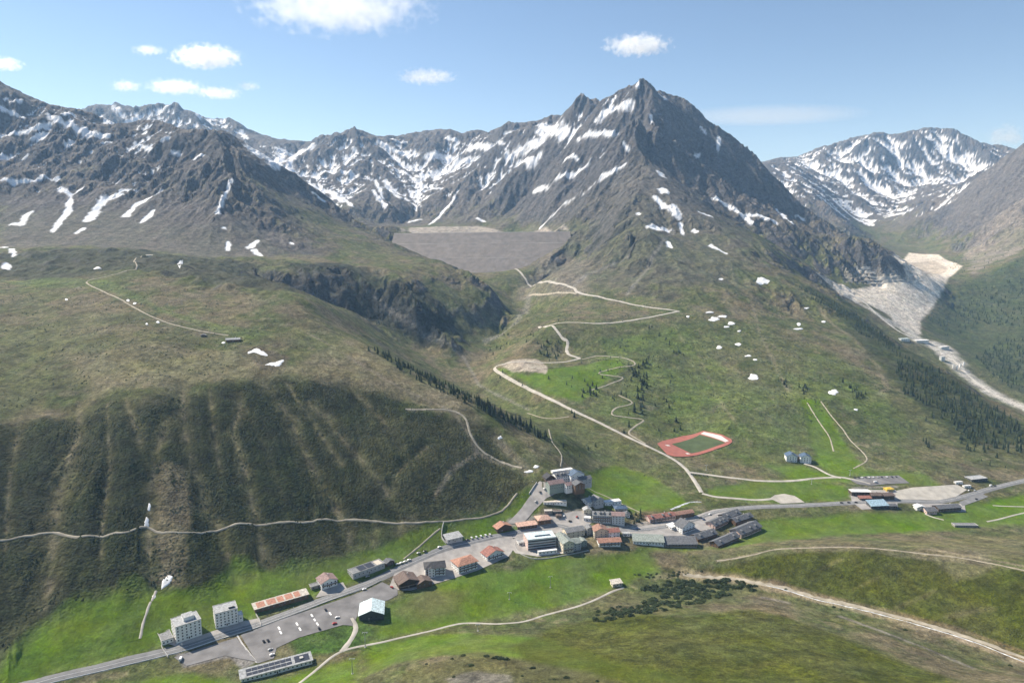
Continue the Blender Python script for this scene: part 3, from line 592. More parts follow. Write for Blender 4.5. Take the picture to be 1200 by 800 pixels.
for k, name in enumerate(REG):
    f = q[ql == k]
    if not len(f): continue
    used = np.zeros(NR * NC, bool); used[f.ravel()] = True; ids = np.nonzero(used)[0]; mp = np.empty(NR * NC, np.int64); mp[ids] = np.arange(len(ids)); f = mp[f]
    me = bpy.data.meshes.new(name); me.vertices.add(len(ids)); me.vertices.foreach_set('co', VCO[ids].ravel())
    me.loops.add(f.size); me.loops.foreach_set('vertex_index', f.ravel().astype(np.int32)); me.polygons.add(len(f)); me.polygons.foreach_set('loop_start', np.arange(0, f.size, 4)); me.polygons.foreach_set('loop_total', np.full(len(f), 4))
    me.update(); me.shade_smooth(); me.normals_split_custom_set_from_vertices(NORM[ids])
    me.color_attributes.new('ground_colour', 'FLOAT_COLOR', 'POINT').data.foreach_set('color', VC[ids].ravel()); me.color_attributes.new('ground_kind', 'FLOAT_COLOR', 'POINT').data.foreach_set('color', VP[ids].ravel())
    me.materials.append(M_GROUND); ob = bpy.data.objects.new(name, me); COL.objects.link(ob); ob['kind'] = 'structure'; ob['label'] = TERRAIN_LABEL[name]
# ------------------------------------------------------------------ building blocks
def tag(o, label=None, cat=None, group=None, kind=None):
    for k, v in (('label', label), ('category', cat), ('group', group), ('kind', kind)):
        if v: o[k] = v
    return o
def link(name, me, parent=None, loc=None):
    o = bpy.data.objects.new(name, me); COL.objects.link(o)
    if parent is not None: o.parent = parent
    if loc is not None: o.location = loc
    return o
class MB:
    def __init__(self): self.v = []; self.f = []; self.m = []
    def add(self, vs, fs, mi=0):
        n = len(self.v); self.v += [tuple(p) for p in vs]; self.f += [tuple(n + i for i in f) for f in fs]; self.m += [mi] * len(fs)
    def box(self, c, s, mi=0, rz=0, taper=1.0):
        x, y, z = s[0] / 2, s[1] / 2, s[2] / 2; vs = []
        for dz in (-1, 1):
            k = taper if dz > 0 else 1
            for dx, dy in ((-1, -1), (1, -1), (1, 1), (-1, 1)):
                px, py = dx * x * k, dy * y * k
                if rz: px, py = px * math.cos(rz) - py * math.sin(rz), px * math.sin(rz) + py * math.cos(rz)
                vs.append((c[0] + px, c[1] + py, c[2] + dz * z))
        self.add(vs, [(3, 2, 1, 0), (4, 5, 6, 7), (0, 1, 5, 4), (1, 2, 6, 5), (2, 3, 7, 6), (3, 0, 4, 7)], mi)
    def prism(self, poly, axis, a, b, mi=0):           # polygon in the plane across 'axis', extruded from a to b
        n = len(poly); vs = []
        for t in (a, b):
            for p, r in poly: vs.append((t, p, r) if axis == 'x' else (p, t, r) if axis == 'y' else (p, r, t))
        self.add(vs, [tuple(range(n))[::-1], tuple(range(n, 2 * n))] + [(i, (i + 1) % n, n + (i + 1) % n, n + i) for i in range(n)], mi)
    def cyl(self, p0, p1, r0, r1, n=8, mi=0):
        p0, p1 = Vector(p0), Vector(p1); d = (p1 - p0).normalized(); a = d.orthogonal().normalized(); b = d.cross(a); vs = []
        for p, r in ((p0, r0), (p1, r1)):
            for k in range(n): t = 2 * math.pi * k / n; vs.append(p + a * math.cos(t) * r + b * math.sin(t) * r)
        self.add(vs, [tuple(range(n))[::-1], tuple(range(n, 2 * n))] + [(i, (i + 1) % n, n + (i + 1) % n, n + i) for i in range(n)], mi)
    def mesh(self, name, mats, smooth=False):
        me = bpy.data.meshes.new(name); me.from_pydata(self.v, [], self.f); me.polygons.foreach_set('material_index', self.m)
        for m in (mats if isinstance(mats, (list, tuple)) else [mats]): me.materials.append(m)
        if smooth: me.shade_smooth()
        bm = bmesh.new(); bm.from_mesh(me); bmesh.ops.recalc_face_normals(bm, faces=bm.faces); bm.to_mesh(me); bm.free(); return me
    def build(self, name, mats, parent=None, loc=None, smooth=False): return link(name, self.mesh(name, mats, smooth), parent, loc)

# ------------------------------------------------------------------ roads, tracks, pads
M_ASPH = mat('asphalt', (.2, .2, .2), .85, var=.18, vscale=.15); M_LOT = mat('worn_asphalt', (.17, .165, .165), .85, var=.3, vscale=.08)
M_GRAV = mat('pale_gravel', (.4, .375, .33), .95, var=.2, vscale=.1); M_GORGE = mat('gorge_gravel', (.55, .52, .47), .95, var=.25, vscale=.05); M_PATH = mat('footpath_dirt', (.33, .295, .23), .95, var=.25, vscale=.15); M_PLAZA = mat('paving', (.34, .32, .3), .9, var=.2, vscale=.12)
M_LINE = mat('road_paint', (.75, .75, .72), .7, var=.1)
def catmull(p, step):
    out = []
    for i in range(len(p) - 1):
        a, b, c, d = p[max(i - 1, 0)], p[i], p[i + 1], p[min(i + 2, len(p) - 1)]; n = max(2, int(np.hypot(*(c - b)) / step))
        for k in range(n):
            t = k / n; out.append(.5 * ((2 * b) + (c - a) * t + (2 * a - 5 * b + 4 * c - d) * t * t + (-a + 3 * b - 3 * c + d) * t ** 3))
    out.append(p[-1]); return np.array(out)
def lift_of(y, off): return off + .0003 * y
def ribbon(name, uv, w, m, label, off=.2, jag=.06, shift=0):
    c = catmull(ground(uv), 5.0); t = np.gradient(c, axis=0); t /= np.maximum(np.hypot(t[:, 0], t[:, 1])[:, None], 1e-6); nr = np.stack([-t[:, 1], t[:, 0]], 1)
    ks = np.linspace(-.5, .5, 5); rj = 1 + jag * rng.standard_normal((len(c), 2)); b = MB(); vs = []
    for i in range(len(c)):
        for k in ks:
            ww = w * k * (rj[i, 0] if k < 0 else rj[i, 1]) + shift; p = c[i] + nr[i] * ww; vs.append((p[0], p[1], float(height(*p)) + lift_of(p[1], off) - (.5 if abs(k) > .49 else 0)))
    fs = [(i * 5 + j, i * 5 + j + 1, (i + 1) * 5 + j + 1, (i + 1) * 5 + j) for i in range(len(c) - 1) for j in range(4)]
    b.add(vs, fs); me = b.mesh(name, m, True); return tag(link(name, me), label, kind='structure')
def pad(name, uv, m, label, off=.16, world=None, kind='structure', parent=None):
    pts = ground(uv) if world is None else np.array(world); bm = bmesh.new()
    bm.faces.new([bm.verts.new((x, y, 0)) for x, y in pts])
    for ax in (0, 1):
        lo, hi = pts[:, ax].min(), pts[:, ax].max(); n = min(40, max(2, int((hi - lo) / 6)))
        for k in range(1, n):
            co = [0, 0, 0]; no = [0, 0, 0]; co[ax] = lo + (hi - lo) * k / n; no[ax] = 1
            bmesh.ops.bisect_plane(bm, geom=bm.verts[:] + bm.edges[:] + bm.faces[:], plane_co=co, plane_no=no)
    bmesh.ops.triangulate(bm, faces=bm.faces[:])
    for v in bm.verts: v.co.z = float(height(v.co.x, v.co.y)) + lift_of(v.co.y, off)
    bmesh.ops.recalc_face_normals(bm, faces=bm.faces[:])
    if sum(f.normal.z for f in bm.faces) < 0: bmesh.ops.reverse_faces(bm, faces=bm.faces[:])
    me = bpy.data.meshes.new(name); bm.to_mesh(me); bm.free(); me.materials.append(m); return tag(link(name, me, parent), label, kind=kind)
MAIN = [(-70, 832), (0, 812), (40, 801), (100, 786), (150, 774), (180, 767), (217, 758), (260, 744), (304, 730.5), (349, 714), (387, 699.5), (425, 686), (462, 669), (500, 652), (528, 641), (575, 630), (592, 627), (607, 624), (632, 618), (655, 616), (680, 621), (735, 621), (770, 618.5), (805, 612), (835, 601), (855, 597), (885, 594), (940, 592), (1000, 589), (1060, 587), (1100, 587.5), (1135, 580.5), (1160, 573), (1200, 563), (1270, 548)]
ribbon('road', MAIN, 10.5, M_ASPH, 'grey asphalt road running the length of the village', .3, .02)
ribbon('road_marking', MAIN, .35, M_LINE, 'white centre line of the village road', .36, 0)
ribbon('road_marking', MAIN[:12], .4, M_LINE, 'white edge line of the lower road', .36, 0, -4.3)
SWITCH = [(822, 577), (813, 562), (800, 546), (780, 533), (740, 514), (700, 494), (660, 475), (620, 456), (592, 441), (580, 433), (582, 429), (594, 425.5), (640, 425), (662, 424), (680, 420)]
ribbon('road', SWITCH, 6.5, M_GRAV, 'pale road climbing from the village to the first hairpin', .3, .04)
ribbon('track', [(680, 420), (668, 416), (664, 410), (665, 400), (655, 391), (632, 383), (645, 381), (700, 379), (735, 376), (770, 370), (796, 365)], 7, M_GRAV, 'pale gravel track above the hairpin', .3, .08)
ribbon('track', [(796, 365), (760, 360), (720, 352), (690, 346), (676, 342), (670, 337), (640, 330), (612, 322), (588, 316)], 8, M_GRAV, 'pale gravel track running up to the dam foot', .4, .08)
ribbon('track', [(676, 344), (655, 343), (640, 345), (620, 346)], 7, M_PATH, 'short dirt track branching below the dam', .4, .1)
ribbon('road', [(806, 553), (830, 556), (870, 561), (900, 563.5), (930, 563), (960, 560), (985, 559), (1005, 563), (1020, 567)], 6, M_GRAV, 'pale access road passing below the running track', .25, .03)
ribbon('road', [(823, 578), (840, 582), (865, 584), (890, 585.5), (915, 583)], 5.5, M_GRAV, 'short pale road curving back to the main road', .25, .03)
ribbon('footpath', [(757, 520), (745, 513), (737, 507), (745, 499), (754, 492), (736, 489), (718, 486), (722, 478), (741, 472), (725, 463)], 3.5, M_PATH, 'winding footpath just above the running track', .25, .1)
ribbon('footpath', [(693, 457), (712, 451), (730, 443), (716, 440), (702, 437), (722, 431), (744, 427), (733, 420), (702, 417), (682, 421)], 3.5, M_PATH, 'winding footpath beside the hairpin meadow', .25, .1)
ribbon('footpath', [(-40, 640), (0, 633), (30, 628), (62, 624), (90, 629), (120, 629), (150, 623), (172, 617), (190, 624), (230, 624), (260, 620), (300, 615), (350, 612), (400, 610), (450, 612), (500, 611), (545, 608), (570, 605), (592, 595), (606, 578)], 2.6, M_PATH, 'pale footpath crossing the big left hillside', .35, .12)
ribbon('footpath', [(166, 300), (157, 306), (160, 314), (133, 322), (102, 330), (118, 340), (140, 350), (170, 367), (210, 382), (268, 393)], 3, M_PATH, 'footpath down the plateau to the hut', .3, .1)
ribbon('track', [(475, 479), (500, 479.5), (528, 481), (545, 490), (552, 510), (565, 528), (590, 542), (612, 548)], 3.6, M_PATH, 'dirt track curving down behind the big hotel', .3, .12)
ribbon('footpath', [(335, 812), (370, 785), (400, 763), (443, 753), (500, 740), (543, 730), (587, 730.5), (613, 728), (640, 720), (683, 708), (717, 693), (731, 688)], 3.2, M_GRAV, 'gravel path along the lower meadow to the lift cabin', .25, .06)
ribbon('footpath', [(400, 763), (412, 748), (417, 735), (412, 724)], 5, M_GRAV, 'gravel link from the parking lot to the meadow path', .25, .06)
ribbon('footpath', [(840, 657), (880, 650.5), (910, 643.5), (960, 641.5), (1010, 641.5), (1060, 646), (1100, 650.5), (1140, 656), (1200, 668), (1260, 682)], 1.8, M_PATH, 'stony path along the crest of the near slope', .2, .25)
ribbon('track', [(1156, 611), (1175, 607), (1190, 603), (1230, 594)], 3, M_GRAV, 'short gravel track in the meadow at right edge', .25, .05)
ribbon('track', [(1163, 592), (1180, 593), (1230, 594)], 2.5, M_GRAV, 'thin gravel track above the meadow at right edge', .25, .05)
ribbon('footpath', [(1084, 602), (1094, 606), (1106, 609)], 2.5, M_GRAV, 'short path below the dark roofed right houses', .25, .05)
ribbon('ski_track', [(946, 472), (956, 488), (964, 500), (972, 512), (977, 529)], 2.6, M_PATH, 'left dirt line down the ski meadow', .25, .15)
ribbon('ski_track', [(962, 470), (975, 488), (988, 503), (996, 515), (1016, 537), (1000, 549)], 2.6, M_PATH, 'right dirt line down the ski meadow', .25, .15)
ribbon('road', [(942, 543), (955, 547), (972, 556), (986, 560)], 5, M_GRAV, 'drive from the white hillside hotel', .25, .04)
ribbon('footpath', [(643, 503), (647, 517), (658, 533), (657, 547)], 2.4, M_PATH, 'little path above the big hotel', .25, .1)
ribbon('footpath', [(618, 484), (640, 490), (667, 488)], 2.4, M_PATH, 'little path by the trees above the stream', .25, .1)
ribbon('footpath', [(473, 655), (495, 637), (516, 619)], 2.2, M_PATH, 'straight path on the bank above the road', .25, .1)
ribbon('footpath', [(164, 748), (168, 730), (176, 706), (183, 692)], 2.6, M_GRAV, 'short pale path beside the long snow patch', .25, .15)
ribbon('footpath', [(687, 570), (712, 582), (750, 600)], 2.0, M_PATH, 'path behind the village houses', .2, .1)
ribbon('road', [(1110, 415), (1135, 440), (1165, 462), (1200, 477), (1250, 496)], 9, M_GORGE, 'pale haul road down the gorge', .8, .1)
ribbon('road', [(955, 315), (985, 340), (1010, 353), (1035, 375), (1060, 392), (1085, 400)], 7, M_GORGE, 'pale haul road beside the second dam site', 1.2, .1)
for uv_ in [[(1003, 315), (1012, 314.5), (1020, 315)], [(1004, 319.5), (1014, 319.5), (1026, 320.5)], [(1006, 323.5), (1020, 324), (1037, 325)], [(1011, 327), (1035, 326.5), (1056, 325.5)], [(1016, 330.5), (1040, 330), (1061, 330.5)]]:
    ribbon('quarry_ledge', uv_, 9, M_GRAV, 'pale ledge cut into the terraced rock knoll', 1.5, .15)
M_WATER = mat('white_water', (.5, .52, .53), .25, var=.5, vscale=.3)
ribbon('track', [(800, 673), (850, 677), (890, 683), (920, 689), (960, 700.5), (1000, 709.5), (1040, 719), (1080, 730), (1120, 742), (1160, 755), (1200, 770.5), (1270, 793)], 5.5, M_PATH, 'eroded dirt track beside the stream in the near gully', .15, .3)
ribbon('stream', [(890, 684), (920, 691), (960, 703), (1000, 712), (1040, 722), (1080, 733), (1120, 745), (1160, 759), (1200, 775), (1270, 798)], 1.4, M_WATER, 'narrow stony stream in the near gully', .1, .5)
ribbon('stream', [(822, 588), (810, 588), (795, 593), (786, 597)], 3, M_WATER, 'bit of stream above the red roofed building', .1, .4)
pad('parking_lot', [(282, 744), (326, 727), (373, 711), (405, 700), (430, 691), (448, 682), (466, 690), (466, 697), (455, 703), (424, 712), (413, 733), (402, 732), (350, 747), (324, 759), (321, 771), (302, 777)], M_LOT, 'asphalt parking lot beside the road')
pad('parking_lot', [(204, 770), (240, 758), (277, 747), (301, 775), (264, 768), (219, 780)], M_LOT, 'worn parking area left of the lot')
pad('forecourt', [(594, 613), (612, 594), (622, 580), (623, 573), (632, 564), (645, 567), (656, 577), (640, 584), (626, 598), (612, 614)], M_PLAZA, 'paved ramp and forecourt of the big hotel')
pad('plaza', [(600, 630), (612, 616), (640, 606), (668, 600), (690, 598), (694, 612), (668, 628), (640, 622), (620, 632)], M_PLAZA, 'paved village square between the hotels')
pad('forecourt', [(733, 626), (742, 618), (790, 610), (812, 605), (836, 597), (853, 595), (866, 604), (848, 616), (822, 622), (800, 630), (745, 630)], M_PLAZA, 'paved lot between the right village houses')
pad('gravel_lot', [(1050, 575), (1070, 571), (1096, 569.5), (1122, 568), (1133, 574), (1120, 582), (1100, 586), (1050, 585)], M_GRAV, 'broad gravel lot at the right houses')
pad('parking_lot', [(996, 562), (1013, 558), (1053, 557), (1066, 566), (1040, 567), (1018, 569), (1004, 567)], M_LOT, 'parking strip above the right houses')
pad('lay_by', [(1124, 588), (1150, 578), (1158, 582), (1128, 593)], M_ASPH, 'roadside lay-by at the right')
pad('gravel_lot', [(902, 584), (908, 580), (919, 578.5), (931, 581), (943, 588.5), (915, 590)], M_GRAV, 'small rounded gravel lot beside the road')
pad('terrace', [(190, 752), (198, 744), (236, 744), (262, 735), (284, 728), (304, 724), (307, 731), (262, 745), (214, 759)], M_PLAZA, 'paved yard around the two white hotels')
for q_ in [[(370, 700), (378, 688), (402, 682), (408, 692)], [(462, 672), (505, 652), (560, 634), (600, 628), (604, 640), (596, 652), (560, 668), (530, 678), (480, 692), (455, 690)], [(594, 634), (612, 628), (660, 630), (664, 648), (630, 652), (604, 648)], [(996, 574), (1050, 574), (1052, 594), (1010, 597), (998, 588)], [(1072, 598), (1080, 590), (1130, 590), (1132, 600)]]:
    pad('forecourt', q_, M_PLAZA, 'paved ground around village houses', .12)

# ------------------------------------------------------------------ running track
M_RED = mat('red_track', (.35, .125, .095), .85, var=.15, vscale=.1); M_TURF = mat('track_turf', (.07, .095, .04), .95, var=.2, vscale=.08); M_PALE = mat('pale_apron', (.62, .56, .52), .85, var=.1)
tr = ground([(815, 520)])[0]; trk = bpy.data.objects.new('running_track', None); COL.objects.link(trk); trk.location = (0, 0, 0)
tag(trk, 'red running track around a green field beside the pale road', 'running track')
for nm, uv, m_, off in [('lane_surface', [(770, 520), (776, 517), (800, 511), (824, 505), (846, 509.5), (857, 515), (858, 518), (854, 521), (814, 534), (800, 535.5), (790, 535), (782, 533)], M_RED, .5), ('field', [(787, 520.5), (820, 509.5), (850, 519), (810, 531.5)], M_TURF, .62), ('apron', [(821, 508.5), (825, 506.5), (845, 511), (854, 517), (850, 518.4)], M_PALE, .66), ('apron', [(779, 521.5), (783, 521.5), (786, 523), (782, 523)], M_PALE, .66), ('apron', [(803, 531), (806, 531), (809, 532.6), (805, 532.6)], M_PALE, .66)]:
    o = pad(nm, uv, m_, None, off); o.parent = trk; del o['kind']

# ------------------------------------------------------------------ the big rockfill dam
M_DAM = mat('rockfill', (.21, .185, .165), .95, bump=2.2, bscale=.09, var=.18, vscale=.04); M_CREST = mat('crest_gravel', (.38, .35, .32), .95, var=.1)
M_BERM = mat('berm_gravel', (.27, .245, .22), .95, var=.3, vscale=.02)
dam = bpy.data.objects.new('rockfill_dam', None); COL.objects.link(dam); tag(dam, 'wide grey rockfill dam closing the side valley below the snowy range', 'dam')
cL = Vector(P(462, 273.5, 1905)) * S; cR = Vector(P(668, 271.5, 1890)) * S; ax = (cR - cL); n_ = 60
def dam_strip(name, prof, m_, thick=0):
    b = MB(); vs = []
    for i in range(n_ + 1):
        t = i / n_; p = cL + ax * t
        for (dy, dz) in prof: q2 = p; vs.append((q2.x, p.y + dy + 14 * math.sin(t * math.pi) * (-1), p.z + dz))
    k = len(prof); b.add(vs, [(i * k + j, i * k + j + 1, (i + 1) * k + j + 1, (i + 1) * k + j) for i in range(n_) for j in range(k - 1)]); return b.build(name, m_, dam, smooth=False)
dam_strip('embankment', [(260, -150), (8, 0), (-6, 0), (-75, -45), (-84, -45.5), (-180, -102), (-188, -102.5), (-300, -172), (-420, -250)], M_DAM)
dam_strip('crest_road', [(7, .8), (-6, .8), (-8, -1.5)], M_CREST); dam_strip('berm_road', [(-73, -43.5), (-84, -44.6), (-86, -48)], M_BERM); dam_strip('berm_road', [(-180, -101.0), (-188, -101.6), (-189, -104)], M_BERM)

# ------------------------------------------------------------------ houses
WM = {'white': (.82, .82, .8), 'cream': (.66, .6, .47), 'pink': (.6, .45, .4), 'wood': (.14, .085, .05), 'dkwood': (.075, .05, .035), 'grey': (.42, .42, .42), 'pale': (.52, .56, .57), 'green': (.25, .3, .27), 'dark': (.06, .065, .07), 'stone': (.3, .28, .25), 'yellow': (.65, .45, .1)}
RM = {'grey': (.2, .205, .21), 'black': (.055, .055, .06), 'brown': (.14, .105, .09), 'orange': (.36, .195, .14), 'red': (.27, .125, .1), 'rust': (.28, .165, .125), 'slate': (.12, .125, .135), 'blue': (.3, .42, .5), 'bluewhite': (.55, .66, .68), 'white': (.74, .74, .73), 'beige': (.5, .46, .4), 'sage': (.24, .27, .245), 'mauve': (.24, .17, .16), 'pinkish': (.5, .33, .26), 'lead': (.33, .34, .345), 'steel': (.07, .11, .17), 'yellow': (.6, .42, .06)}
WALL = {k: mat('wall_' + k, c, .85, var=.08, vscale=.3) for k, c in WM.items()}; ROOF = {k: mat('roof_' + k, c, .6 if k in ('blue', 'bluewhite', 'steel') else .85, var=.38, vscale=.55, bump=.25, bscale=1.2) for k, c in RM.items()}
M_GLASS = mat('window_glass', (.035, .045, .06), .15, var=.3, spec=.6); M_FRAME = mat('window_frame', (.5, .49, .47), .6); M_WFRAME = mat('dark_frame', (.12, .08, .05), .7); M_CHIM = mat('chimney_plaster', (.45, .43, .41), .9); M_DOOR = mat('door_wood', (.1, .06, .04), .6); M_RAIL = mat('balcony_wood', (.16, .1, .06), .7); M_CONC = mat('concrete', (.45, .44, .42), .9)
b = MB(); b.box((0, -.02, 0), (1.3, .12, 1.5), 0); b.box((0, -.075, 0), (1.06, .06, 1.26), 1); W_ME = b.mesh('window', [M_FRAME, M_GLASS])
b = MB(); b.box((0, -.02, 0), (1.3, .12, 1.5), 0); b.box((0, -.075, 0), (1.06, .06, 1.26), 1); W_MED = b.mesh('window', [M_WFRAME, M_GLASS])
b = MB(); b.box((0, -.03, 1.05), (1.3, .14, 2.1), 0); b.box((0, -.09, 1.05), (1.05, .06, 1.85), 1); D_ME = b.mesh('door', [M_FRAME, M_DOOR])
FOOT = []                                     # house footprints, so that nothing grows inside them
def frame_of(A, B):
    g = ground([A, B]); a, c = Vector((*g[0], 0)), Vector((*g[1], 0)); x = (c - a); an = max(-.75, min(.75, math.atan2(x.y, x.x))); L = abs(x.x) / max(.73, math.cos(an)) if abs(math.atan2(x.y, x.x)) > .75 else x.length; x = Vector((math.cos(an), math.sin(an), 0)); y = Vector((-x.y, x.x, 0))
    return a, L, math.atan2(x.y, x.x), x, y
def volume(root, o, L, D, H, ridge='x', roof='grey', wall='white', pitch=.42, over=.9, wname='wall', rname='roof', sill=0, thick=.35):
    """o: local origin (front left corner). Box walls, roof of the given form."""
    ox, oy = o; m = MB(); base = -6.0; rb = MB(); e = over
    def slab(prof, axis, a, bb):
        rb.prism(prof, axis, a, bb)
    if ridge == 'flat':
        m.prism([(0, base), (D, base), (D, H), (0, H)], 'x', 0, L)
        rb.box((L / 2, D / 2, H + .16), (L + .5, D + .5, .3)); 
        for (cx, cy_, sx_, sy_) in ((L / 2, -.12, L + .6, .3), (L / 2, D + .12, L + .6, .3), (-.12, D / 2, .3, D), (L + .12, D / 2, .3, D)): rb.box((cx, cy_, H + .42), (sx_, sy_, .55), 1)
    elif ridge == 'shed':
        h2 = H + D * pitch; m.prism([(0, base), (D, base), (D, h2), (0, H)], 'x', 0, L); slab([(-e, H - e * pitch), (D + e, h2 + e * pitch), (D + e, h2 + e * pitch + thick), (-e, H - e * pitch + thick)], 'x', -e, L + e)
    elif ridge in 'xy':
        W = D if ridge == 'x' else L; Q = L if ridge == 'x' else D; axn = 'x' if ridge == 'x' else 'y'; hr = H + W / 2 * pitch
        m.prism([(0, base), (W, base), (W, H), (W / 2, hr), (0, H)], axn, 0, Q)
        for sgn in (0, 1):
            f = (lambda t: t) if sgn == 0 else (lambda t: W - t)
            slab([(f(-e), H - e * pitch + .02), (f(W / 2), hr + .02), (f(W / 2), hr + .02 + thick), (f(-e), H - e * pitch + .02 + thick)], axn, -e, Q + e)
    elif ridge == 'hip':
        m.prism([(0, base), (D, base), (D, H), (0, H)], 'x', 0, L); r = min(L, D) / 2; hr = H + (r + e) * pitch
        lo = [(-e, -e), (L + e, -e), (L + e, D + e), (-e, D + e)]; tp = [(r, r), (L - r, r), (L - r, D - r), (r, D - r)]
        if L >= D: tp = [(r, D / 2 - .02), (L - r + .04, D / 2 - .02), (L - r + .04, D / 2 + .02), (r, D / 2 + .02)]
        else: tp = [(L / 2 - .02, r), (L / 2 + .02, r), (L / 2 + .02, D - r + .04), (L / 2 - .02, D - r + .04)]
        vs = [(x, y, H) for x, y in lo] + [(x, y, H + .3) for x, y in lo] + [(x, y, hr + .3) for x, y in tp]
        rb.add(vs, [(3, 2, 1, 0), (0, 1, 5, 4), (1, 2, 6, 5), (2, 3, 7, 6), (3, 0, 4, 7), (4, 5, 9, 8), (5, 6, 10, 9), (6, 7, 11, 10), (7, 4, 8, 11), (8, 9, 10, 11)])
    w = m.build(wname, WALL[wall], root, (ox, oy, 0)); r_ = rb.build(rname, [ROOF[roof], M_CONC], root, (ox, oy, 0)); return w, r_
def windows(root, o, L, D, H, rows, cols, side=None, front=True, left=True, right=True, wme=W_ME, z0=1.6, fl=2.9, ws=1.0):
    ox, oy = o
    def put_(x, y, z, rz):
        w = link('window', wme, root, (x, y, z)); w.rotation_euler = (0, 0, rz); w.scale = (ws, 1, ws)
    for r in range(rows):
        z = z0 + r * fl
        if front:
            for c in range(cols): put_(ox + L * (c + .5) / cols, oy, z, 0)
        ns = side if side is not None else max(1, int(D / 4))
        if left:
            for c in range(ns): put_(ox, oy + D * (c + .5) / ns, z, -math.pi / 2)
        if right:
            for c in range(ns): put_(ox + L, oy + D * (c + .5) / ns, z, math.pi / 2)
def house(name, label, cat, A, B, D, H, ridge='x', roof='grey', wall='white', rows=2, cols=4, pitch=.42, chim=1, balc=0, over=.9, group=None, extra=(), wmat=W_ME, door=True, side=None, sub=None, ws=1.0, dz=0):
    a, L, rz, x, y = frame_of(A, B); cs = [a, a + x * L, a + x * L + y * D, a + y * D]; z = float(np.mean([height(p.x, p.y) for p in cs])) * .5 + .5 * float(height(a.x + x.x * L / 2, a.y + x.y * L / 2)) + dz
    root = bpy.data.objects.new(name, None); COL.objects.link(root); root.location = (a.x, a.y, z); root.rotation_euler = (0, 0, rz); tag(root, label, cat, group); FOOT.append([(p.x, p.y) for p in cs])
    w, r_ = volume(root, (0, 0), L, D, H, ridge, roof, wall, pitch, over)
    fl = (H - .3) / max(rows, 1)
    if rows: windows(root, (0, 0), L, D, H, rows, cols, side, wme=wmat, z0=fl * .55, fl=fl, ws=min(ws, fl / 2.4))
    if door: d = link('door', D_ME, root, (L * (.5 if cols % 2 == 0 else .5 - .5 / max(cols, 1)), 0, 0)); 
    if chim:
        rr = H + ((D if ridge == 'x' else L) / 2 * pitch * .75 if ridge in 'xy' else 0); cb = MB()
        px, py = (L * .68, D * .62) if ridge != 'y' else (L * .62, D * .66)
        cb.box((px, py, rr + .5), (.9, .9, 2.6), 0); cb.box((px, py, rr + 1.9), (1.2, 1.2, .2), 0); ch = cb.build('chimney', M_CHIM, r_)
    for k in range(balc):
        zz = fl * (k + 1) - .05; q_ = MB(); q_.box((L / 2, -.75, zz), (L * .92, 1.4, .18)); bo = q_.build('balcony', M_CONC, root)
        q_ = MB(); q_.box((L / 2, -1.42, zz + .58), (L * .92, .1, .95)); q_.box((L * .04 + .06, -.75, zz + .58), (.1, 1.25, .95)); q_.box((L * .96 - .06, -.75, zz + .58), (.1, 1.25, .95)); q_.build('railing', M_RAIL, bo)
    for ex in extra: ex(root, L, D, H)
    return root
def wing(A, B, D, H, ridge, roof, wall, rows=1, cols=3, pitch=.42, over=.7):
    def f(root, L0, D0, H0):
        g = ground([A, B]); inv = Matrix.Rotation(-root.rotation_euler.z, 3, 'Z'); p0 = inv @ (Vector((*g[0], 0)) - Vector((root.location.x, root.location.y, 0))); L = (Vector((*g[1], 0)) - Vector((*g[0], 0))).length
        w, r_ = volume(root, (p0.x, p0.y), L, D, H, ridge, roof, wall, pitch, over); fl = (H - .3) / max(rows, 1)
        if rows: windows(root, (p0.x, p0.y), L, D, H, rows, cols, z0=fl * .55, fl=fl, ws=min(1, fl / 2.4))
        c, s_ = math.cos(root.rotation_euler.z), math.sin(root.rotation_euler.z); FOOT.append([(root.location.x + c * px - s_ * py, root.location.y + s_ * px + c * py) for px, py in ((p0.x, p0.y), (p0.x + L, p0.y), (p0.x + L, p0.y + D), (p0.x, p0.y + D))])
    return f
def roofbox(fx, fy, lx, ly, h, wall='white', roof='white', name='roof_house'):
    def f(root, L, D, H):
        m = MB(); m.box((L * fx, D * fy, H + .3 + h / 2), (lx, ly, h)); o = m.build(name, WALL[wall], root); m = MB(); m.box((L * fx, D * fy, H + .3 + h + .12), (lx + .4, ly + .4, .22)); m.build('roof_cap', ROOF[roof], o)
    return f
def dormers(n, w=2.6):
    def f(root, L, D, H):
        for k in range(n):
            x = L * (k + .5) / n + (.15 * L / n if k % 2 else -.1 * L / n); y0 = D * .14; zr = H + y0 * .45; m = MB(); m.prism([(-w / 2, zr - .4), (w / 2, zr - .4), (w / 2, zr + 1.5), (0, zr + 2.3), (-w / 2, zr + 1.5)], 'y', y0, D * .46)
            m.v = [(a + x, b_, c) for a, b_, c in m.v]; d = m.build('dormer', WALL['grey'], root)
            r = MB()
            for s_ in (-1, 1): r.prism([(0, zr + 2.3), (s_ * (w / 2 + .4), zr + 1.25), (s_ * (w / 2 + .4), zr + 1.5), (0, zr + 2.55)], 'y', y0 - .5, D * .48)
            r.v = [(a + x, b_, c) for a, b_, c in r.v]; r.build('dormer_roof', ROOF['slate'], d); link('dormer_window', W_ME, d, (x, y0, zr + .7))
    return f
def bands(n, wall='pale', glass='dark'):
    def f(root, L, D, H):
        for k in range(n):
            zz = (k + .95) * (H - .4) / n; m = MB(); m.box((L / 2, -.55, zz), (L + .2, 1.1, .35)); bo = m.build('balcony', WALL[wall], root)
            m = MB(); m.box((L / 2, -1.02, zz + .55), (L + .2, .08, .7)); m.build('railing', WALL[wall], bo)
            m = MB(); m.box((L / 2, -.06, zz - 1.35), (L * .96, .1, 1.6)); m.build('glazing', M_GLASS, root)
    return f
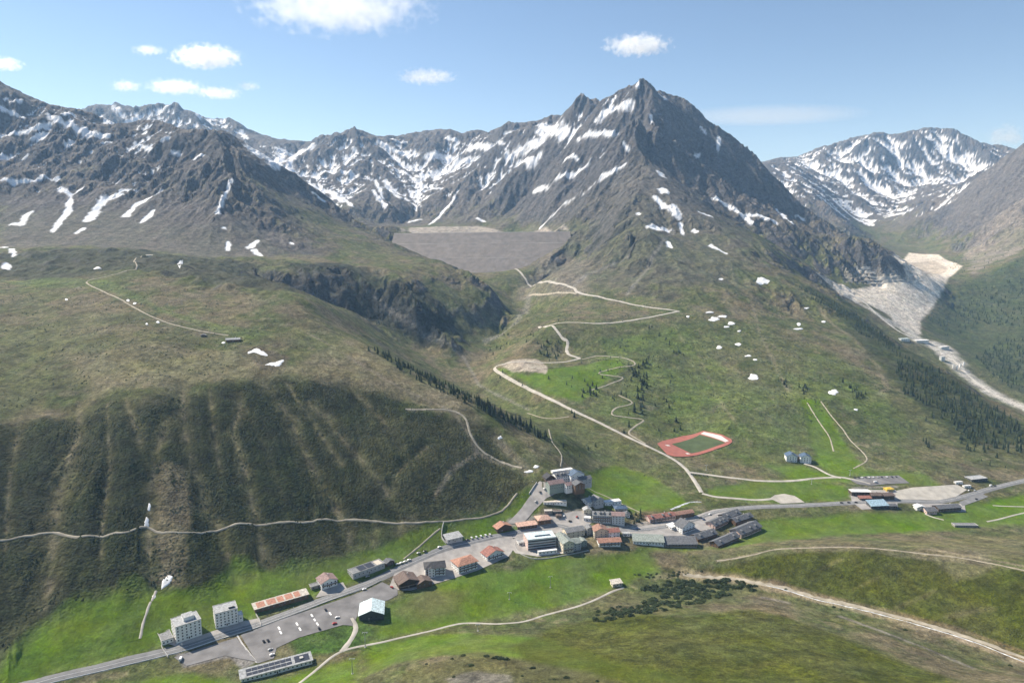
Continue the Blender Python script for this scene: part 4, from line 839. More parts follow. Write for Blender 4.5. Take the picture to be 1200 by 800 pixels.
def panels(fx0, fx1, n, m_):
    def f(root, L, D, H):
        for k in range(n):
            m = MB(); w = L * (fx1 - fx0) / n; m.box((L * fx0 + w * (k + .5), D * .5, H + .46), (w * .9, D * .8, .12)); m.build('roof_panel', m_, root)
    return f
M_BLACKP = mat('dark_roof_panel', (.045, .05, .065), .35); M_RUSTP = mat('rust_stripe', (.4, .2, .14), .8, var=.3, vscale=.5); M_BEIGEP = mat('beige_roof', (.52, .47, .4), .85)

house('hotel', 'white five storey flat roofed hotel at bottom left with roof house', 'hotel', (207, 754), (237, 744), 18, 15, 'flat', 'lead', 'white', 5, 6, chim=0, extra=[roofbox(.58, .55, 9, 9, 3.2, 'white', 'lead'), wing((190, 756), (203, 751), 16, 4, 'flat', 'grey', 'white', 1, 3)], side=4)
house('hotel', 'white five storey flat roofed hotel beside the rusty long shed', 'hotel', (253, 736.5), (279.5, 730), 16, 14.5, 'flat', 'lead', 'white', 5, 6, chim=0, extra=[roofbox(.75, .3, 5, 3.5, 1.6, 'dark', 'lead'), wing((280, 729), (285, 727.5), 8, 6, 'flat', 'white', 'white', 1, 1)], side=4)
house('long_shed', 'long low shed with white and rust striped roof', 'shed', (299, 718), (361.5, 701), 10, 4.2, 'shed', 'beige', 'wood', 1, 10, .12, 0, extra=[lambda root, L, D, H: [link('rust_panel', (lambda q_: (q_.prism([(.5, H + .43), (D - .5, H + .43 + (D - 1) * .12), (D - .5, H + .5 + (D - 1) * .12), (.5, H + .5)], 'x', L * t0, L * t1), q_.mesh('rust_panel', M_RUSTP))[1])(MB()), root) for t0, t1 in ((.05, .2), (.24, .4), (.43, .55), (.58, .72), (.75, .86))]])
house('chalet', 'chalet with mauve brown roof above the road next to the long shed', 'chalet', (377, 691.5), (395.5, 685.5), 15, 6.5, 'y', 'mauve', 'white', 2, 4, .4, balc=1, wmat=W_MED, extra=[wing((365, 691), (376, 689), 7, 3, 'flat', 'grey', 'stone', 1, 2)])
house('flat_building', 'long flat roofed building with dark roof panels uphill of the road', 'building', (414, 679), (451, 665.5), 13, 5.5, 'flat', 'grey', 'grey', 1, 8, chim=0, extra=[panels(.22, .72, 2, M_BLACKP), panels(.76, .97, 1, M_BEIGEP)])
house('shed', 'small dark shed at the end of the long flat building', 'shed', (453, 664), (462, 659.5), 7, 3.5, 'y', 'slate', 'dkwood', 1, 2, chim=0)
house('barn', 'barn with pale blue metal gable roof at the parking lot', 'barn', (421, 726.5), (449.5, 726), 23, 5.5, 'y', 'bluewhite', 'dark', 1, 5, .38, 0, wmat=W_MED)
house('chalet', 'dark timber chalet with big brown roof beside the road', 'chalet', (468, 691), (490, 686.5), 18, 6.5, 'y', 'brown', 'dkwood', 2, 4, .38, balc=1, wmat=W_MED, extra=[wing((489, 690), (507, 687.5), 12, 4, 'y', 'brown', 'wood', 1, 3)], over=1.4)
house('guesthouse', 'white three storey guesthouse with black roof', 'house', (498.5, 676), (522, 674), 15, 9.5, 'hip', 'black', 'white', 3, 5, .4, balc=2, over=1.2, extra=[wing((502, 677), (510, 676.5), 5, 9.5, 'y', 'black', 'white', 3, 2)])
house('guesthouse', 'white guesthouse with large terracotta roof', 'house', (537.5, 672.5), (559.5, 666), 17, 9, 'hip', 'orange', 'white', 3, 5, .38, balc=2, over=1.4)
house('house', 'white house with dull red gable roof near the road bend', 'house', (571, 657.5), (590, 651.5), 13, 6, 'y', 'red', 'white', 2, 4, .42, balc=1, over=1.2)
house('house', 'small house with pale lead roof built into the bank', 'house', (524.5, 637.5), (542, 634), 13, 4.5, 'shed', 'lead', 'grey', 1, 4, .1, 0)
house('cottage', 'cottage with bright orange roof at the foot of the ramp', 'house', (583, 624.5), (599.5, 620.5), 11, 4.5, 'y', 'orange', 'dkwood', 1, 3, .42, wmat=W_MED)
house('row_building', 'low dark shop row with pinkish roof beside the cottage', 'building', (607, 620.5), (629, 618.5), 9, 4, 'shed', 'pinkish', 'dkwood', 1, 5, .12, 0)
house('house', 'wooden house with pale orange hipped roof on the square', 'house', (631, 615.5), (645.5, 613.5), 14, 5, 'hip', 'pinkish', 'wood', 1, 4, .45, over=1.2, wmat=W_MED)
house('hotel', 'modern flat roofed hotel with dark banded balconies', 'hotel', (618.5, 645.5), (651.5, 641.5), 20, 13.5, 'flat', 'bluewhite', 'pink', 4, 1, chim=0, door=False, extra=[bands(4), lambda root, L, D, H: [m.build('skylight', M_GLASS, root) for m in [MB()] if m.box((L * .58, D * .38, H + .5), (L * .55, 3.4, .5)) is None], wing((631, 650.5), (653, 648.5), 5, 3, 'flat', 'white', 'white', 1, 5)], side=3)
house('apartment_house', 'tall cream apartment house with grey stepped gables', 'house', (660, 648.5), (672, 646.5), 26, 12, 'y', 'sage', 'cream', 3, 3, .45, extra=[wing((672, 645.5), (681, 644), 14, 9, 'x', 'sage', 'grey', 3, 2), wing((680.5, 641), (688, 639.5), 10, 7, 'y', 'sage', 'green', 2, 2), wing((664, 632), (687, 629), 14, 10.5, 'x', 'grey', 'cream', 3, 4)], balc=1)
house('restaurant', 'white restaurant with salmon red roof facing the meadow', 'house', (702, 640.5), (727, 640.5), 11, 6, 'x', 'orange', 'white', 2, 6, .42, balc=1, over=1.5)
house('house', 'tall house with rust brown roofs behind the salmon roof', 'house', (696.5, 631), (712.5, 629.5), 14, 9, 'y', 'rust', 'cream', 3, 3, .4, extra=[wing((713.5, 631), (726, 630), 12, 7.5, 'x', 'red', 'white', 2, 3)])
house('hotel', 'long pale bluish hotel with grey roof in the village middle', 'hotel', (694.5, 612), (716, 613.5), 13, 10, 'x', 'grey', 'pale', 3, 8, .3, extra=[dormers(4), wing((717, 614.5), (731.5, 615.5), 13, 11, 'x', 'mauve', 'pale', 4, 4, .3)], balc=2)
house('house', 'grey gabled house behind the long pale hotel', 'house', (689, 594), (698, 592.5), 14, 6, 'x', 'lead', 'white', 2, 2, .5, extra=[wing((697.5, 596), (708, 595), 12, 8, 'y', 'grey', 'grey', 2, 3, .55)])
house('annex', 'white flat roofed annex at the upper village edge', 'building', (709, 592), (728, 592.5), 9, 5, 'flat', 'white', 'white', 1, 5, chim=0)
house('house', 'low house with dark blue grey roofs at the upper village edge', 'house', (721, 598.5), (735, 599.5), 10, 3.5, 'hip', 'steel', 'grey', 1, 4, .4)
house('big_hotel', 'big hotel of many roofs standing highest in the village', 'hotel', (652, 567), (669, 569), 15, 11, 'x', 'slate', 'white', 3, 8, .45, extra=[wing((644, 581), (663, 583), 13, 7.5, 'x', 'mauve', 'green', 2, 7, .5), wing((663.5, 583), (672.5, 585), 10, 5.5, 'x', 'mauve', 'white', 2, 3, .5), wing((674, 588.5), (683, 586), 12, 7, 'y', 'slate', 'wood', 3, 3, .5), wing((680, 579), (689, 577.5), 12, 7, 'x', 'slate', 'grey', 2, 3, .4), wing((669, 573), (680, 572), 12, 12, 'y', 'steel', 'white', 3, 3, .45), wing((640, 567), (651, 567), 12, 9.5, 'y', 'black', 'dkwood', 2, 2, .6), wing((648, 557), (668, 558), 7, 12.5, 'flat', 'white', 'white', 2, 5), wing((624, 564), (640, 566), 8, 3.5, 'flat', 'beige', 'wood', 1, 5), dormers(4)])  # left gable wing: its shadow side is painted as black roof, dark wood
house('pavilion', 'white pavilion on the square left of the long pale hotel', 'pavilion', (684, 610), (692, 611), 7, 3.5, 'flat', 'white', 'white', 1, 4, chim=0)
house('house', 'small grey roofed house between pavilion and upper hotel', 'house', (684, 602), (693, 602.5), 8, 5, 'y', 'lead', 'cream', 2, 3, .5)
house('house', 'small white house right of the long pale hotel', 'house', (731, 606), (738, 606.5), 7, 4, 'y', 'slate', 'white', 1, 2, .45)
house('kiosk', 'low brown kiosk at the edge of the square', 'kiosk', (652, 607), (658, 607), 5, 3, 'hip', 'brown', 'wood', 1, 2, .4, 0)
house('annex', 'low white annex left of the modern banded hotel', 'building', (608, 639), (616, 638), 8, 3, 'flat', 'lead', 'white', 1, 3, chim=0)
house('house', 'narrow grey house squeezed behind the cream apartment house', 'house', (688, 627), (695, 626), 10, 8, 'y', 'grey', 'grey', 3, 2, .5)
house('garage', 'low white garage right of the salmon roofed restaurant', 'garage', (730, 628), (738, 628.5), 7, 3, 'flat', 'lead', 'white', 1, 3, chim=0)
house('terrace_building', 'low white terrace building in front of the big hotel', 'building', (637, 591), (664, 593), 7, 3, 'flat', 'beige', 'white', 1, 7, chim=0)
house('garage', 'small pale roofed garage below the big hotel', 'garage', (638, 602), (647, 602), 6, 2.8, 'flat', 'beige', 'stone', 1, 3, chim=0)
house('garage', 'small dark garage below the big hotel', 'garage', (648.5, 602.5), (658, 602.5), 6, 3, 'flat', 'brown', 'dark', 1, 3, chim=0)
house('long_house', 'long pink walled house with dull red roof', 'house', (761.5, 612.5), (791.5, 609), 12, 5.5, 'x', 'red', 'pink', 2, 9, .4, balc=1, extra=[dormers(3), wing((792, 608), (812, 604.5), 10, 4.5, 'x', 'rust', 'wood', 1, 5)])
house('house', 'tall white house with dark gable in the right village', 'house', (799.5, 626), (814, 621), 14, 8.5, 'y', 'slate', 'white', 3, 4, .5, balc=1, extra=[wing((787, 621), (797, 624), 9, 5.5, 'shed', 'white', 'white', 2, 2, .1)])
house('terraced_building', 'long terraced building with sage roof and white lower wall', 'building', (742, 637), (778, 640.5), 14, 4.5, 'shed', 'sage', 'white', 1, 10, .2, 0)
house('terraced_building', 'long terraced building with slate roof and striped front', 'building', (779, 640.5), (817, 642), 14, 4.5, 'shed', 'slate', 'stone', 2, 10, .25, 0, balc=1)
for lab, A_, B_, D_, H_ in [('slate roofed chalet nearest the white house with dark gable', (818, 635), (840, 629), 13, 4.5), ('slate roofed chalet at the front of the chalet cluster', (841.5, 642), (866, 633.5), 13, 5), ('slate roofed chalet in the middle of the cluster beside the lot', (838, 620.5), (853, 613), 15, 4.5), ('slate roofed chalet at the back of the cluster by the main road', (851, 611.5), (868, 605), 14, 4.5), ('largest slate roofed chalet at the right end of the cluster', (868.5, 631), (892, 621), 18, 5.5), ('slate roofed chalet behind the largest one in the cluster', (862, 616), (882, 608.5), 11, 5)]:
    house('chalet', lab, 'chalet', A_, B_, D_, H_, 'x', 'slate', 'wood' if D_ < 15 else 'pink', 2, 6, .5, balc=1, over=1.3, group='slate roofed chalets at the right of the village', wmat=W_MED, extra=[dormers(3 if D_ > 14 else 2)])
house('hotel', 'white twin gabled hotel standing alone on the right hillside', 'hotel', (921.5, 540.5), (934, 541.5), 16, 8.5, 'y', 'steel', 'white', 3, 4, .5, extra=[wing((938, 542), (950.5, 543), 14, 8.5, 'y', 'steel', 'white', 3, 4, .5), wing((933, 539.5), (940, 540.5), 10, 7, 'x', 'slate', 'wood', 2, 3, .4)])
house('hall', 'brown hall with white flat roof at the right houses', 'building', (998, 581), (1021, 582), 12, 6, 'flat', 'white', 'dkwood', 2, 7, chim=0)
house('house', 'dark timber house right of the white roofed hall', 'house', (1021.5, 585), (1033, 585.5), 12, 6, 'x', 'brown', 'dkwood', 2, 4, .4, wmat=W_MED)
house('house', 'dark brown block between the timber house and the gravel lot', 'house', (1036, 585.5), (1048, 585.5), 12, 6, 'x', 'brown', 'dkwood', 2, 4, .35, wmat=W_MED)
house('shed', 'low shed with red roof before the white roofed hall', 'shed', (1008, 586), (1021, 586), 6, 3, 'shed', 'red', 'dkwood', 1, 3, .2, 0)
house('barn', 'barn with blue metal roof beside the main road', 'barn', (1021, 596), (1041, 595.5), 12, 4, 'shed', 'blue', 'dark', 1, 5, .3, 0)
house('shed', 'dark shed joined to the blue roofed barn', 'shed', (1041.5, 596), (1051, 596), 9, 4, 'x', 'slate', 'dkwood', 1, 3, .3, 0)
house('kiosk', 'small yellow roofed kiosk above the brown houses', 'kiosk', (1039, 576), (1047, 575.5), 7, 3.5, 'hip', 'yellow', 'yellow', 1, 2, .3, 0)
house('house', 'small white house left of the dark roofed pair', 'house', (1074.5, 598), (1083.5, 598), 8, 5, 'y', 'white', 'white', 2, 2, .3, 0)
house('house', 'dark roofed house with low pink gable by the meadow', 'house', (1086, 602.5), (1098, 602.5), 14, 4.5, 'x', 'slate', 'pink', 1, 4, .4)
house('long_house', 'long dark roofed house between road and meadow at right', 'house', (1100, 600), (1126, 598.5), 13, 5, 'x', 'slate', 'dkwood', 2, 7, .4, balc=1)
house('shed', 'wide grey flat roofed shed beyond the gravel lot', 'shed', (1139, 564.5), (1157, 564), 14, 4, 'flat', 'lead', 'dark', 1, 5, chim=0)
house('container', 'white site container at the gravel lot corner', 'container', (1120, 567), (1128, 567), 4, 3, 'flat', 'white', 'white', 1, 2, chim=0)
house('container', 'white site container behind the gravel lot among vehicles', 'container', (1130, 571.5), (1138, 571.5), 4, 3, 'flat', 'white', 'white', 1, 2, chim=0)
house('culvert_building', 'low grey stone building at the meadow hedge', 'building', (1119, 617.5), (1146, 618), 8, 2.6, 'flat', 'grey', 'stone', 1, 5, chim=0)
house('hut', 'lone alpine hut with grey roof on the plateau', 'hut', (265, 401), (281, 400), 9, 3.4, 'x', 'lead', 'wood', 1, 4, .4, wmat=W_MED)
house('hut', 'tiny dark shelter left of the lone alpine hut', 'hut', (235.5, 394.5), (241, 394.3), 5, 2.4, 'y', 'grey', 'dkwood', 1, 1, .3, 0)
house('hut', 'small beige lodge at the foot of the left mountain', 'hut', (172, 300), (181, 300), 9, 3.4, 'x', 'beige', 'cream', 1, 4, .3, 0)
house('lift_cabin', 'yellowish lift station cabin at the end of the meadow path', 'cabin', (718, 688), (729, 686.5), 7, 4, 'shed', 'beige', 'cream', 1, 3, .15, 0)
house('long_building', 'long low building with dark roof strips at the bottom edge', 'building', (282.5, 799), (366, 777.5), 11, 4, 'shed', 'lead', 'white', 1, 16, .1, 0, extra=[lambda root, L, D, H: [link('roof_panel', (lambda q_: (q_.prism([(a_ * D, H + .43 + a_ * D * .1), (b_ * D, H + .43 + b_ * D * .1), (b_ * D, H + .55 + b_ * D * .1), (a_ * D, H + .55 + a_ * D * .1)], 'x', L * t0, L * t1), q_.mesh('roof_panel', M_BLACKP))[1])(MB()), root) for t0, t1, a_, b_ in [(.08 + .08 * i, .155 + .08 * i, r0, r1) for i in range(8) for r0, r1 in ((.12, .42), (.55, .88))] + [(.76, .97, .12, .88)]], lambda root, L, D, H: [m.build('skylight', M_CONC, root) for m in [MB()] if m.box((L * .86, D * .5, H + 1.3), (3, 3, 1.2)) is None]])
# site buildings at the second dam
house('site_hall', 'big white roofed site hall in the gorge', 'hall', (1074, 401), (1088, 402.5), 18, 7, 'x', 'white', 'pale', 1, 8, .15, 0, ws=2.2)
house('site_hall', 'grey stepped site hall beside the white one', 'hall', (1103, 409), (1112, 409.5), 14, 8, 'flat', 'white', 'pale', 2, 5, chim=0, ws=1.6)
house('site_office', 'bluish white site office uphill of the white hall', 'office', (1056, 399.5), (1066, 400.5), 14, 8, 'flat', 'bluewhite', 'pale', 2, 4, chim=0, ws=1.6)
house('site_hall', 'tall pale mixing tower house of the concrete plant', 'tower', (1103, 423), (1107, 423.2), 10, 14, 'flat', 'white', 'pale', 4, 2, chim=0, ws=1.8)
silo_spots = [((1117, 433), 'left one of four pale silos at the concrete plant'), ((1121, 434), 'second of four pale silos at the concrete plant'), ((1125, 432), 'third of four pale silos at the concrete plant'), ((1129, 430), 'right one of four pale silos at the concrete plant')]
for uv_, lab in silo_spots:
    g = ground([uv_])[0]; z = float(height(*g)); rt = bpy.data.objects.new('silo', None); COL.objects.link(rt); rt.location = (g[0], g[1], z); tag(rt, lab, 'silo', 'silos of the concrete plant')
    m_ = MB(); m_.cyl((0, 0, 6), (0, 0, 17), 2.6, 2.6, 14); m_.cyl((0, 0, 2.5), (0, 0, 6), 1.0, 2.6, 14); m_.build('tank', WALL['white'], rt); m_ = MB(); m_.cyl((0, 0, 17), (0, 0, 18.5), 2.7, .6, 14); m_.build('cap', ROOF['lead'], rt)
    for k in range(4): m_ = MB(); t = k * math.pi / 2 + .78; m_.cyl((2.4 * math.cos(t), 2.4 * math.sin(t), -2), (2.4 * math.cos(t), 2.4 * math.sin(t), 7), .3, .3, 6); m_.build('leg', WALL['grey'], rt)
def stonewall(name, uv, h, w, m_, label, group=None):
    c = catmull(ground(uv), 3.0); t = np.gradient(c, axis=0); t /= np.hypot(t[:, 0], t[:, 1])[:, None]; n = np.stack([-t[:, 1], t[:, 0]], 1); vs = []
    for i in range(len(c)):
        z = float(height(*c[i]))
        for k, dz in ((-.5, -3), (-.5, h), (.5, h), (.5, -3)): p = c[i] + n[i] * k * w; vs.append((p[0], p[1], z + dz))
    q_ = MB(); q_.add(vs, [(i * 4 + j, i * 4 + (j + 1) % 4, (i + 1) * 4 + (j + 1) % 4, (i + 1) * 4 + j) for i in range(len(c) - 1) for j in range(4)] + [(3, 2, 1, 0), tuple(len(vs) - 4 + j for j in range(4))]); return tag(q_.build(name, m_), label, 'wall', group)
stonewall('retaining_wall', [(520, 613), (518, 621), (518, 631), (523, 637)], 2.5, .6, M_CONC, 'pale retaining wall beside the house in the bank')
stonewall('retaining_wall', [(189, 757), (192, 763), (197, 770)], 1.6, .5, M_CONC, 'white wall at the left end of the hotel yard')
stonewall('retaining_wall', [(620, 579), (624, 573), (629, 566)], 2.0, .8, M_CONC, 'pale parapet beside the ramp of the big hotel')
stonewall('road_barrier', [(262, 747.5), (304, 734.5), (349, 718), (388, 703), (426, 690), (447, 680)], .8, .4, M_CONC, 'low pale barrier between road and parking lot')
stonewall('retaining_wall', [(300, 720), (304, 727), (306, 733)], 1.5, .5, M_CONC, 'short wall at the end of the rusty shed')
stonewall('retaining_wall', [(603, 637), (606, 645), (614, 651), (630, 655), (660, 651), (690, 645)], 1.0, .5, M_CONC, 'low curved wall below the village hotels')
stonewall('kerb_wall', [(278, 744), (286, 757), (301, 776)], .3, 1.4, M_CONC, 'pale strip dividing the two parking areas')
# ------------------------------------------------------------------ cars
M_TYRE = mat('tyre', (.02, .02, .02), .9); M_CGLASS = mat('car_glass', (.03, .035, .04), .1, spec=.6)
def car_parts(kind):
    L, W, H = (4.4, 1.8, 1.45) if kind == 'car' else (5.6, 2.05, 2.4)
    b = MB()
    if kind == 'car': b.prism([(-2.2, .35), (2.2, .35), (2.2, .75), (1.95, .9), (1.0, .98), (.35, 1.42), (-1.3, 1.45), (-2.0, .98), (-2.2, .9)], 'y', -.88, .88)
    else: b.prism([(-2.8, .4), (2.8, .4), (2.8, 1.0), (2.5, 1.3), (1.9, 2.25), (1.6, 2.35), (-2.75, 2.35), (-2.8, 2.2)], 'y', -1.0, 1.0)
    body = b
    g = MB()
    if kind == 'car': g.prism([(.95, 1.0), (.36, 1.38), (-1.28, 1.4), (-1.9, 1.0)], 'y', -.9, .9); g.prism([(1.04, .99), (.38, 1.45), (.30, 1.45), (.96, .99)], 'y', -.72, .72)
    else: g.prism([(2.45, 1.35), (1.9, 2.15), (.9, 2.15), (.9, 1.35)], 'y', -1.02, 1.02)
    w = MB(); w.cyl((0, -.11, 0), (0, .11, 0), .33, .33, 10)
    return body, g, w, ((1.35, -1.4) if kind == 'car' else (1.8, -1.7)), (.8 if kind == 'car' else .92)
CARC = {'white': (.75, .75, .75), 'black': (.02, .02, .022), 'red': (.35, .03, .025), 'silver': (.4, .41, .42), 'blue': (.04, .07, .15)}
CARM = {k: mat('car_paint_' + k, c, .3, var=.03, spec=.5) for k, c in CARC.items()}; CMESH = {}
def car(uv, colour, kind='car', turn=None, label='', group='cars parked in the village'):
    if kind not in CMESH: bd, g, w, xs, yw = car_parts(kind); CMESH[kind] = (bd, g.mesh('car_glass', M_CGLASS), w.mesh('wheel', M_TYRE), xs, yw, {})
    bd, gm, wm, xs, yw, cache = CMESH[kind]
    if colour not in cache: cache[colour] = bd.mesh('body', CARM[colour])
    g = ground([uv])[0]; z = float(height(*g)) + lift_of(g[1], .32); rt = bpy.data.objects.new('parked_car' if kind == 'car' else 'parked_van', None); COL.objects.link(rt); rt.location = (g[0], g[1], z); rt.rotation_euler = (0, 0, turn)
    link('body', cache[colour], rt); link('windows', gm, rt)
    for x in xs:
        for y in (-yw, yw): link('wheel', wm, rt, (x, y, .33))
    tag(rt, label, 'car' if kind == 'car' else 'van', group); return rt
RD = R(33)
car((212, 773), 'white', 'van', RD + 1.2, 'white van alone on the worn parking area at bottom left')
for uv, c_, tn, lb in [((381.5, 715), 'black', 2.1, 'black car at the upper edge of the parking lot near the barrier'), ((374, 737), 'black', 2.1, 'black car at the lower edge of the parking lot'), ((309, 752), 'black', 2.2, 'left black car of two at the left part of the lot'), ((314, 751), 'black', 2.2, 'right black car of two at the left part of the lot'), ((317, 761.5), 'silver', .6, 'silver car near the bottom left corner of the lot'), ((319, 767.5), 'white', .6, 'white car lowest in the parking lot'),
                       ((395.5, 724), 'white', .5, 'white car beside the red one by the barn'), ((392, 731), 'red', .5, 'red car on the lot edge left of the barn'), ((459, 688.5), 'red', 2.4, 'red car before the brown roofed chalet'), ((427, 691), 'white', .6, 'white car where lot and road meet'), ((431, 676), 'silver', .6, 'silver car on the road under the long flat building'),
                       ((498, 646.5), 'black', .6, 'black car parked below the bank path'), ((490.5, 648.5), 'silver', .6, 'silver car left of the black one below the bank'), ((515, 641.5), 'white', .6, 'white car on the road under the house in the bank'), ((548, 633), 'black', .5, 'black car first in the roadside row'), ((986, 589.5), 'black', .05, 'leftmost of three dark cars on the main road at right'), ((994.5, 589.3), 'black', .05, 'middle of three dark cars on the main road at right'), ((1003, 589), 'black', .05, 'rightmost of three dark cars on the main road'),
                       ((1144, 585), 'black', .4, 'black car on the roadside lay-by'), ((1166, 570), 'black', .4, 'black car on the road beyond the lay-by'), ((1135, 575), 'white', .9, 'white car at the gravel lot corner'), ((1142, 575), 'silver', .9, 'silver car at the gravel lot corner'), ((821, 607), 'black', .5, 'black car on the paved lot left of the chalets'), ((824.5, 609), 'blue', .5, 'blue car on the paved lot left of the chalets'), ((832, 603), 'white', .5, 'white car on the paved lot at its upper edge')]:
    car(uv, c_, 'car', tn, lb)
for i, uv in enumerate([(466, 661.5), (470.5, 660), (475, 658.5), (479.5, 656.5)]): car(uv, 'white', 'car', .62, 'white car in the short row beyond the long flat building', 'white cars in a row by the flat building')
for i, uv in enumerate([(552.5, 630.5), (558, 629.5), (563.5, 628.5), (569, 627.5), (574, 626.7)]): car(uv, 'white', 'car', 2.0, 'white car in the slanted roadside row before the cottage', 'white cars in the slanted row')
for i, uv in enumerate([(810, 555.8), (814.5, 556.5), (819, 557), (824, 557.5), (828.5, 558)]): car(uv, 'black', 'car', 1.4, 'dark car in the row below the running track', 'dark cars below the running track')
for i, (u, c_) in enumerate([(1001, 'black'), (1006, 'black'), (1010, 'white'), (1014, 'black'), (1018, 'white'), (1023, 'white'), (1028, 'silver'), (1033, 'black'), (1039, 'white'), (1045, 'black'), (1050, 'black')]): car((u, 560 - .02 * (u - 1001)), c_, 'car', 1.5, c_ + ' car in the row on the parking strip above the right houses', c_ + ' cars on the right parking strip')
for uv, c_, tn, lb in [((648, 612.5), 'silver', .2, 'silver car on the square by the hipped roof house'), ((661, 605), 'white', 1.4, 'white car standing alone in the middle of the square'), ((668, 611), 'black', .3, 'black car on the square above the grey gables'), ((676, 606), 'red', 1.2, 'red car on the square left of the pavilion'), ((633, 577), 'black', .9, 'black car on the forecourt of the big hotel'), ((638, 573), 'white', .9, 'white car on the forecourt of the big hotel'), ((628, 588), 'silver', .9, 'silver car driving down the hotel ramp'), ((748, 620), 'blue', .1, 'blue car on the street below the long pink house'), ((842, 606), 'silver', .5, 'silver car between the middle and back chalets')]:
    car(uv, c_, 'car', tn, lb)
car((1161, 569.8), 'white', 'van', .4, 'white van on the road beyond the lay-by')
car((1026, 565.5), 'white', 'van', .1, 'white van below the row on the parking strip')
# kerbed islands in the lot
for uv, lab in [((327, 736), 'upper kerb island in the left bay of the lot'), ((329, 741), 'lower kerb island in the left bay of the lot'), ((348, 731), 'upper kerb island in the second bay of the lot'), ((351.5, 737), 'lower kerb island in the second bay of the lot'), ((365.5, 721), 'upper kerb island in the third bay of the lot'), ((368.5, 726), 'middle kerb island in the third bay of the lot'), ((372, 731), 'lower kerb island in the third bay of the lot'), ((387, 719), 'kerb island nearest the barn in the lot')]:
    g = ground([uv])[0]; m_ = MB(); m_.prism([(-3, -.6), (-2.4, -.8), (2.4, -.8), (3, -.6), (3, .6), (2.4, .8), (-2.4, .8), (-3, .6)], 'z', -.3, .32); o = m_.build('kerb_island', WALL['white'], None, (g[0], g[1], float(height(*g)) + .15)); o.rotation_euler = (0, 0, 2.15); tag(o, lab, 'kerb', 'kerb islands in the parking lot')
# lift and lamp masts
M_STEEL = mat('galvanised_steel', (.5, .52, .52), .45, .6)
def mast(uv, h, lab, arm=4.0):
    g = ground([uv])[0]; rt = bpy.data.objects.new('lift_pylon', None); COL.objects.link(rt); rt.location = (g[0], g[1], float(height(*g))); tag(rt, lab, 'pylon', 'ski lift pylons')
    m_ = MB(); m_.cyl((0, 0, -1), (0, 0, h), .45, .28, 10); m_.build('mast', M_STEEL, rt); m_ = MB(); m_.box((0, 0, h), (arm, .3, .35)); m_.build('crossarm', M_STEEL, rt); m_ = MB(); m_.box((0, 0, .1), (1.6, 1.6, .6)); m_.build('footing', M_CONC, rt)
    for s_ in (-1, 1):
        m_ = MB(); m_.box((s_ * arm / 2, 0, h - .45), (.25, 2.6, .3)); sh = m_.build('sheave_beam', M_STEEL, rt)
        for k in (-1, 0, 1): m_ = MB(); m_.cyl((s_ * arm / 2 - .12, k, h - .7), (s_ * arm / 2 + .12, k, h - .7), .25, .25, 8); m_.build('sheave', M_TYRE, sh)
for uv, h, lab in [((645, 688), 13, 'ski lift pylon in the middle of the green meadow'), ((428, 758), 15, 'ski lift pylon beside the meadow path below the barn'), ((413, 789), 14, 'ski lift pylon nearest the bottom edge'), ((827.5, 551), 9, 'steel mast above the access road by the running track'), ((951, 567), 9, 'steel mast below the white hillside hotel'), ((996, 557), 9, 'steel mast beside the parking strip'), ((597, 702), 8, 'low steel mast at the meadow centre'), ((560, 739), 7, 'low steel mast beside the meadow path')]: mast(uv, h, lab)

# street lamps
def lamp(uv, lab, side=1):
    g = ground([uv])[0]; rt = bpy.data.objects.new('street_lamp', None); COL.objects.link(rt); rt.location = (g[0], g[1], float(height(*g))); rt.rotation_euler = (0, 0, R(33) + (math.pi / 2) * side); tag(rt, lab, 'lamp', 'street lamps in the village')
    m_ = MB(); m_.cyl((0, 0, -.5), (0, 0, 7), .11, .07, 6); m_.build('pole', M_STEEL, rt); m_ = MB(); m_.cyl((0, 0, 7), (1.4, 0, 7.3), .05, .05, 5); m_.build('arm', M_STEEL, rt); m_ = MB(); m_.box((1.7, 0, 7.3), (.8, .3, .16)); m_.build('lamp_head', WALL['grey'], rt)
for uv, lab in [((214, 763.5), 'street lamp by the left white hotel'), ((258, 749), 'street lamp between the two white hotels'), ((300, 736), 'street lamp at the end of the rusty shed'), ((345, 720), 'street lamp at the middle of the parking lot barrier'), ((385, 704.5), 'street lamp below the mauve roofed chalet'), ((424, 690), 'street lamp at the lot entrance'), ((458, 675), 'street lamp above the brown roofed chalet'), ((495, 657), 'street lamp behind the black roofed guesthouse'), ((530, 644), 'street lamp behind the terracotta guesthouse'), ((568, 633.5), 'street lamp before the slanted car row'), ((604, 627), 'street lamp at the ramp foot'), ((760, 622), 'street lamp on the right village street'), ((880, 596), 'street lamp beyond the chalets'), ((930, 594), 'street lamp at the small gravel lot')]: lamp(uv, lab)
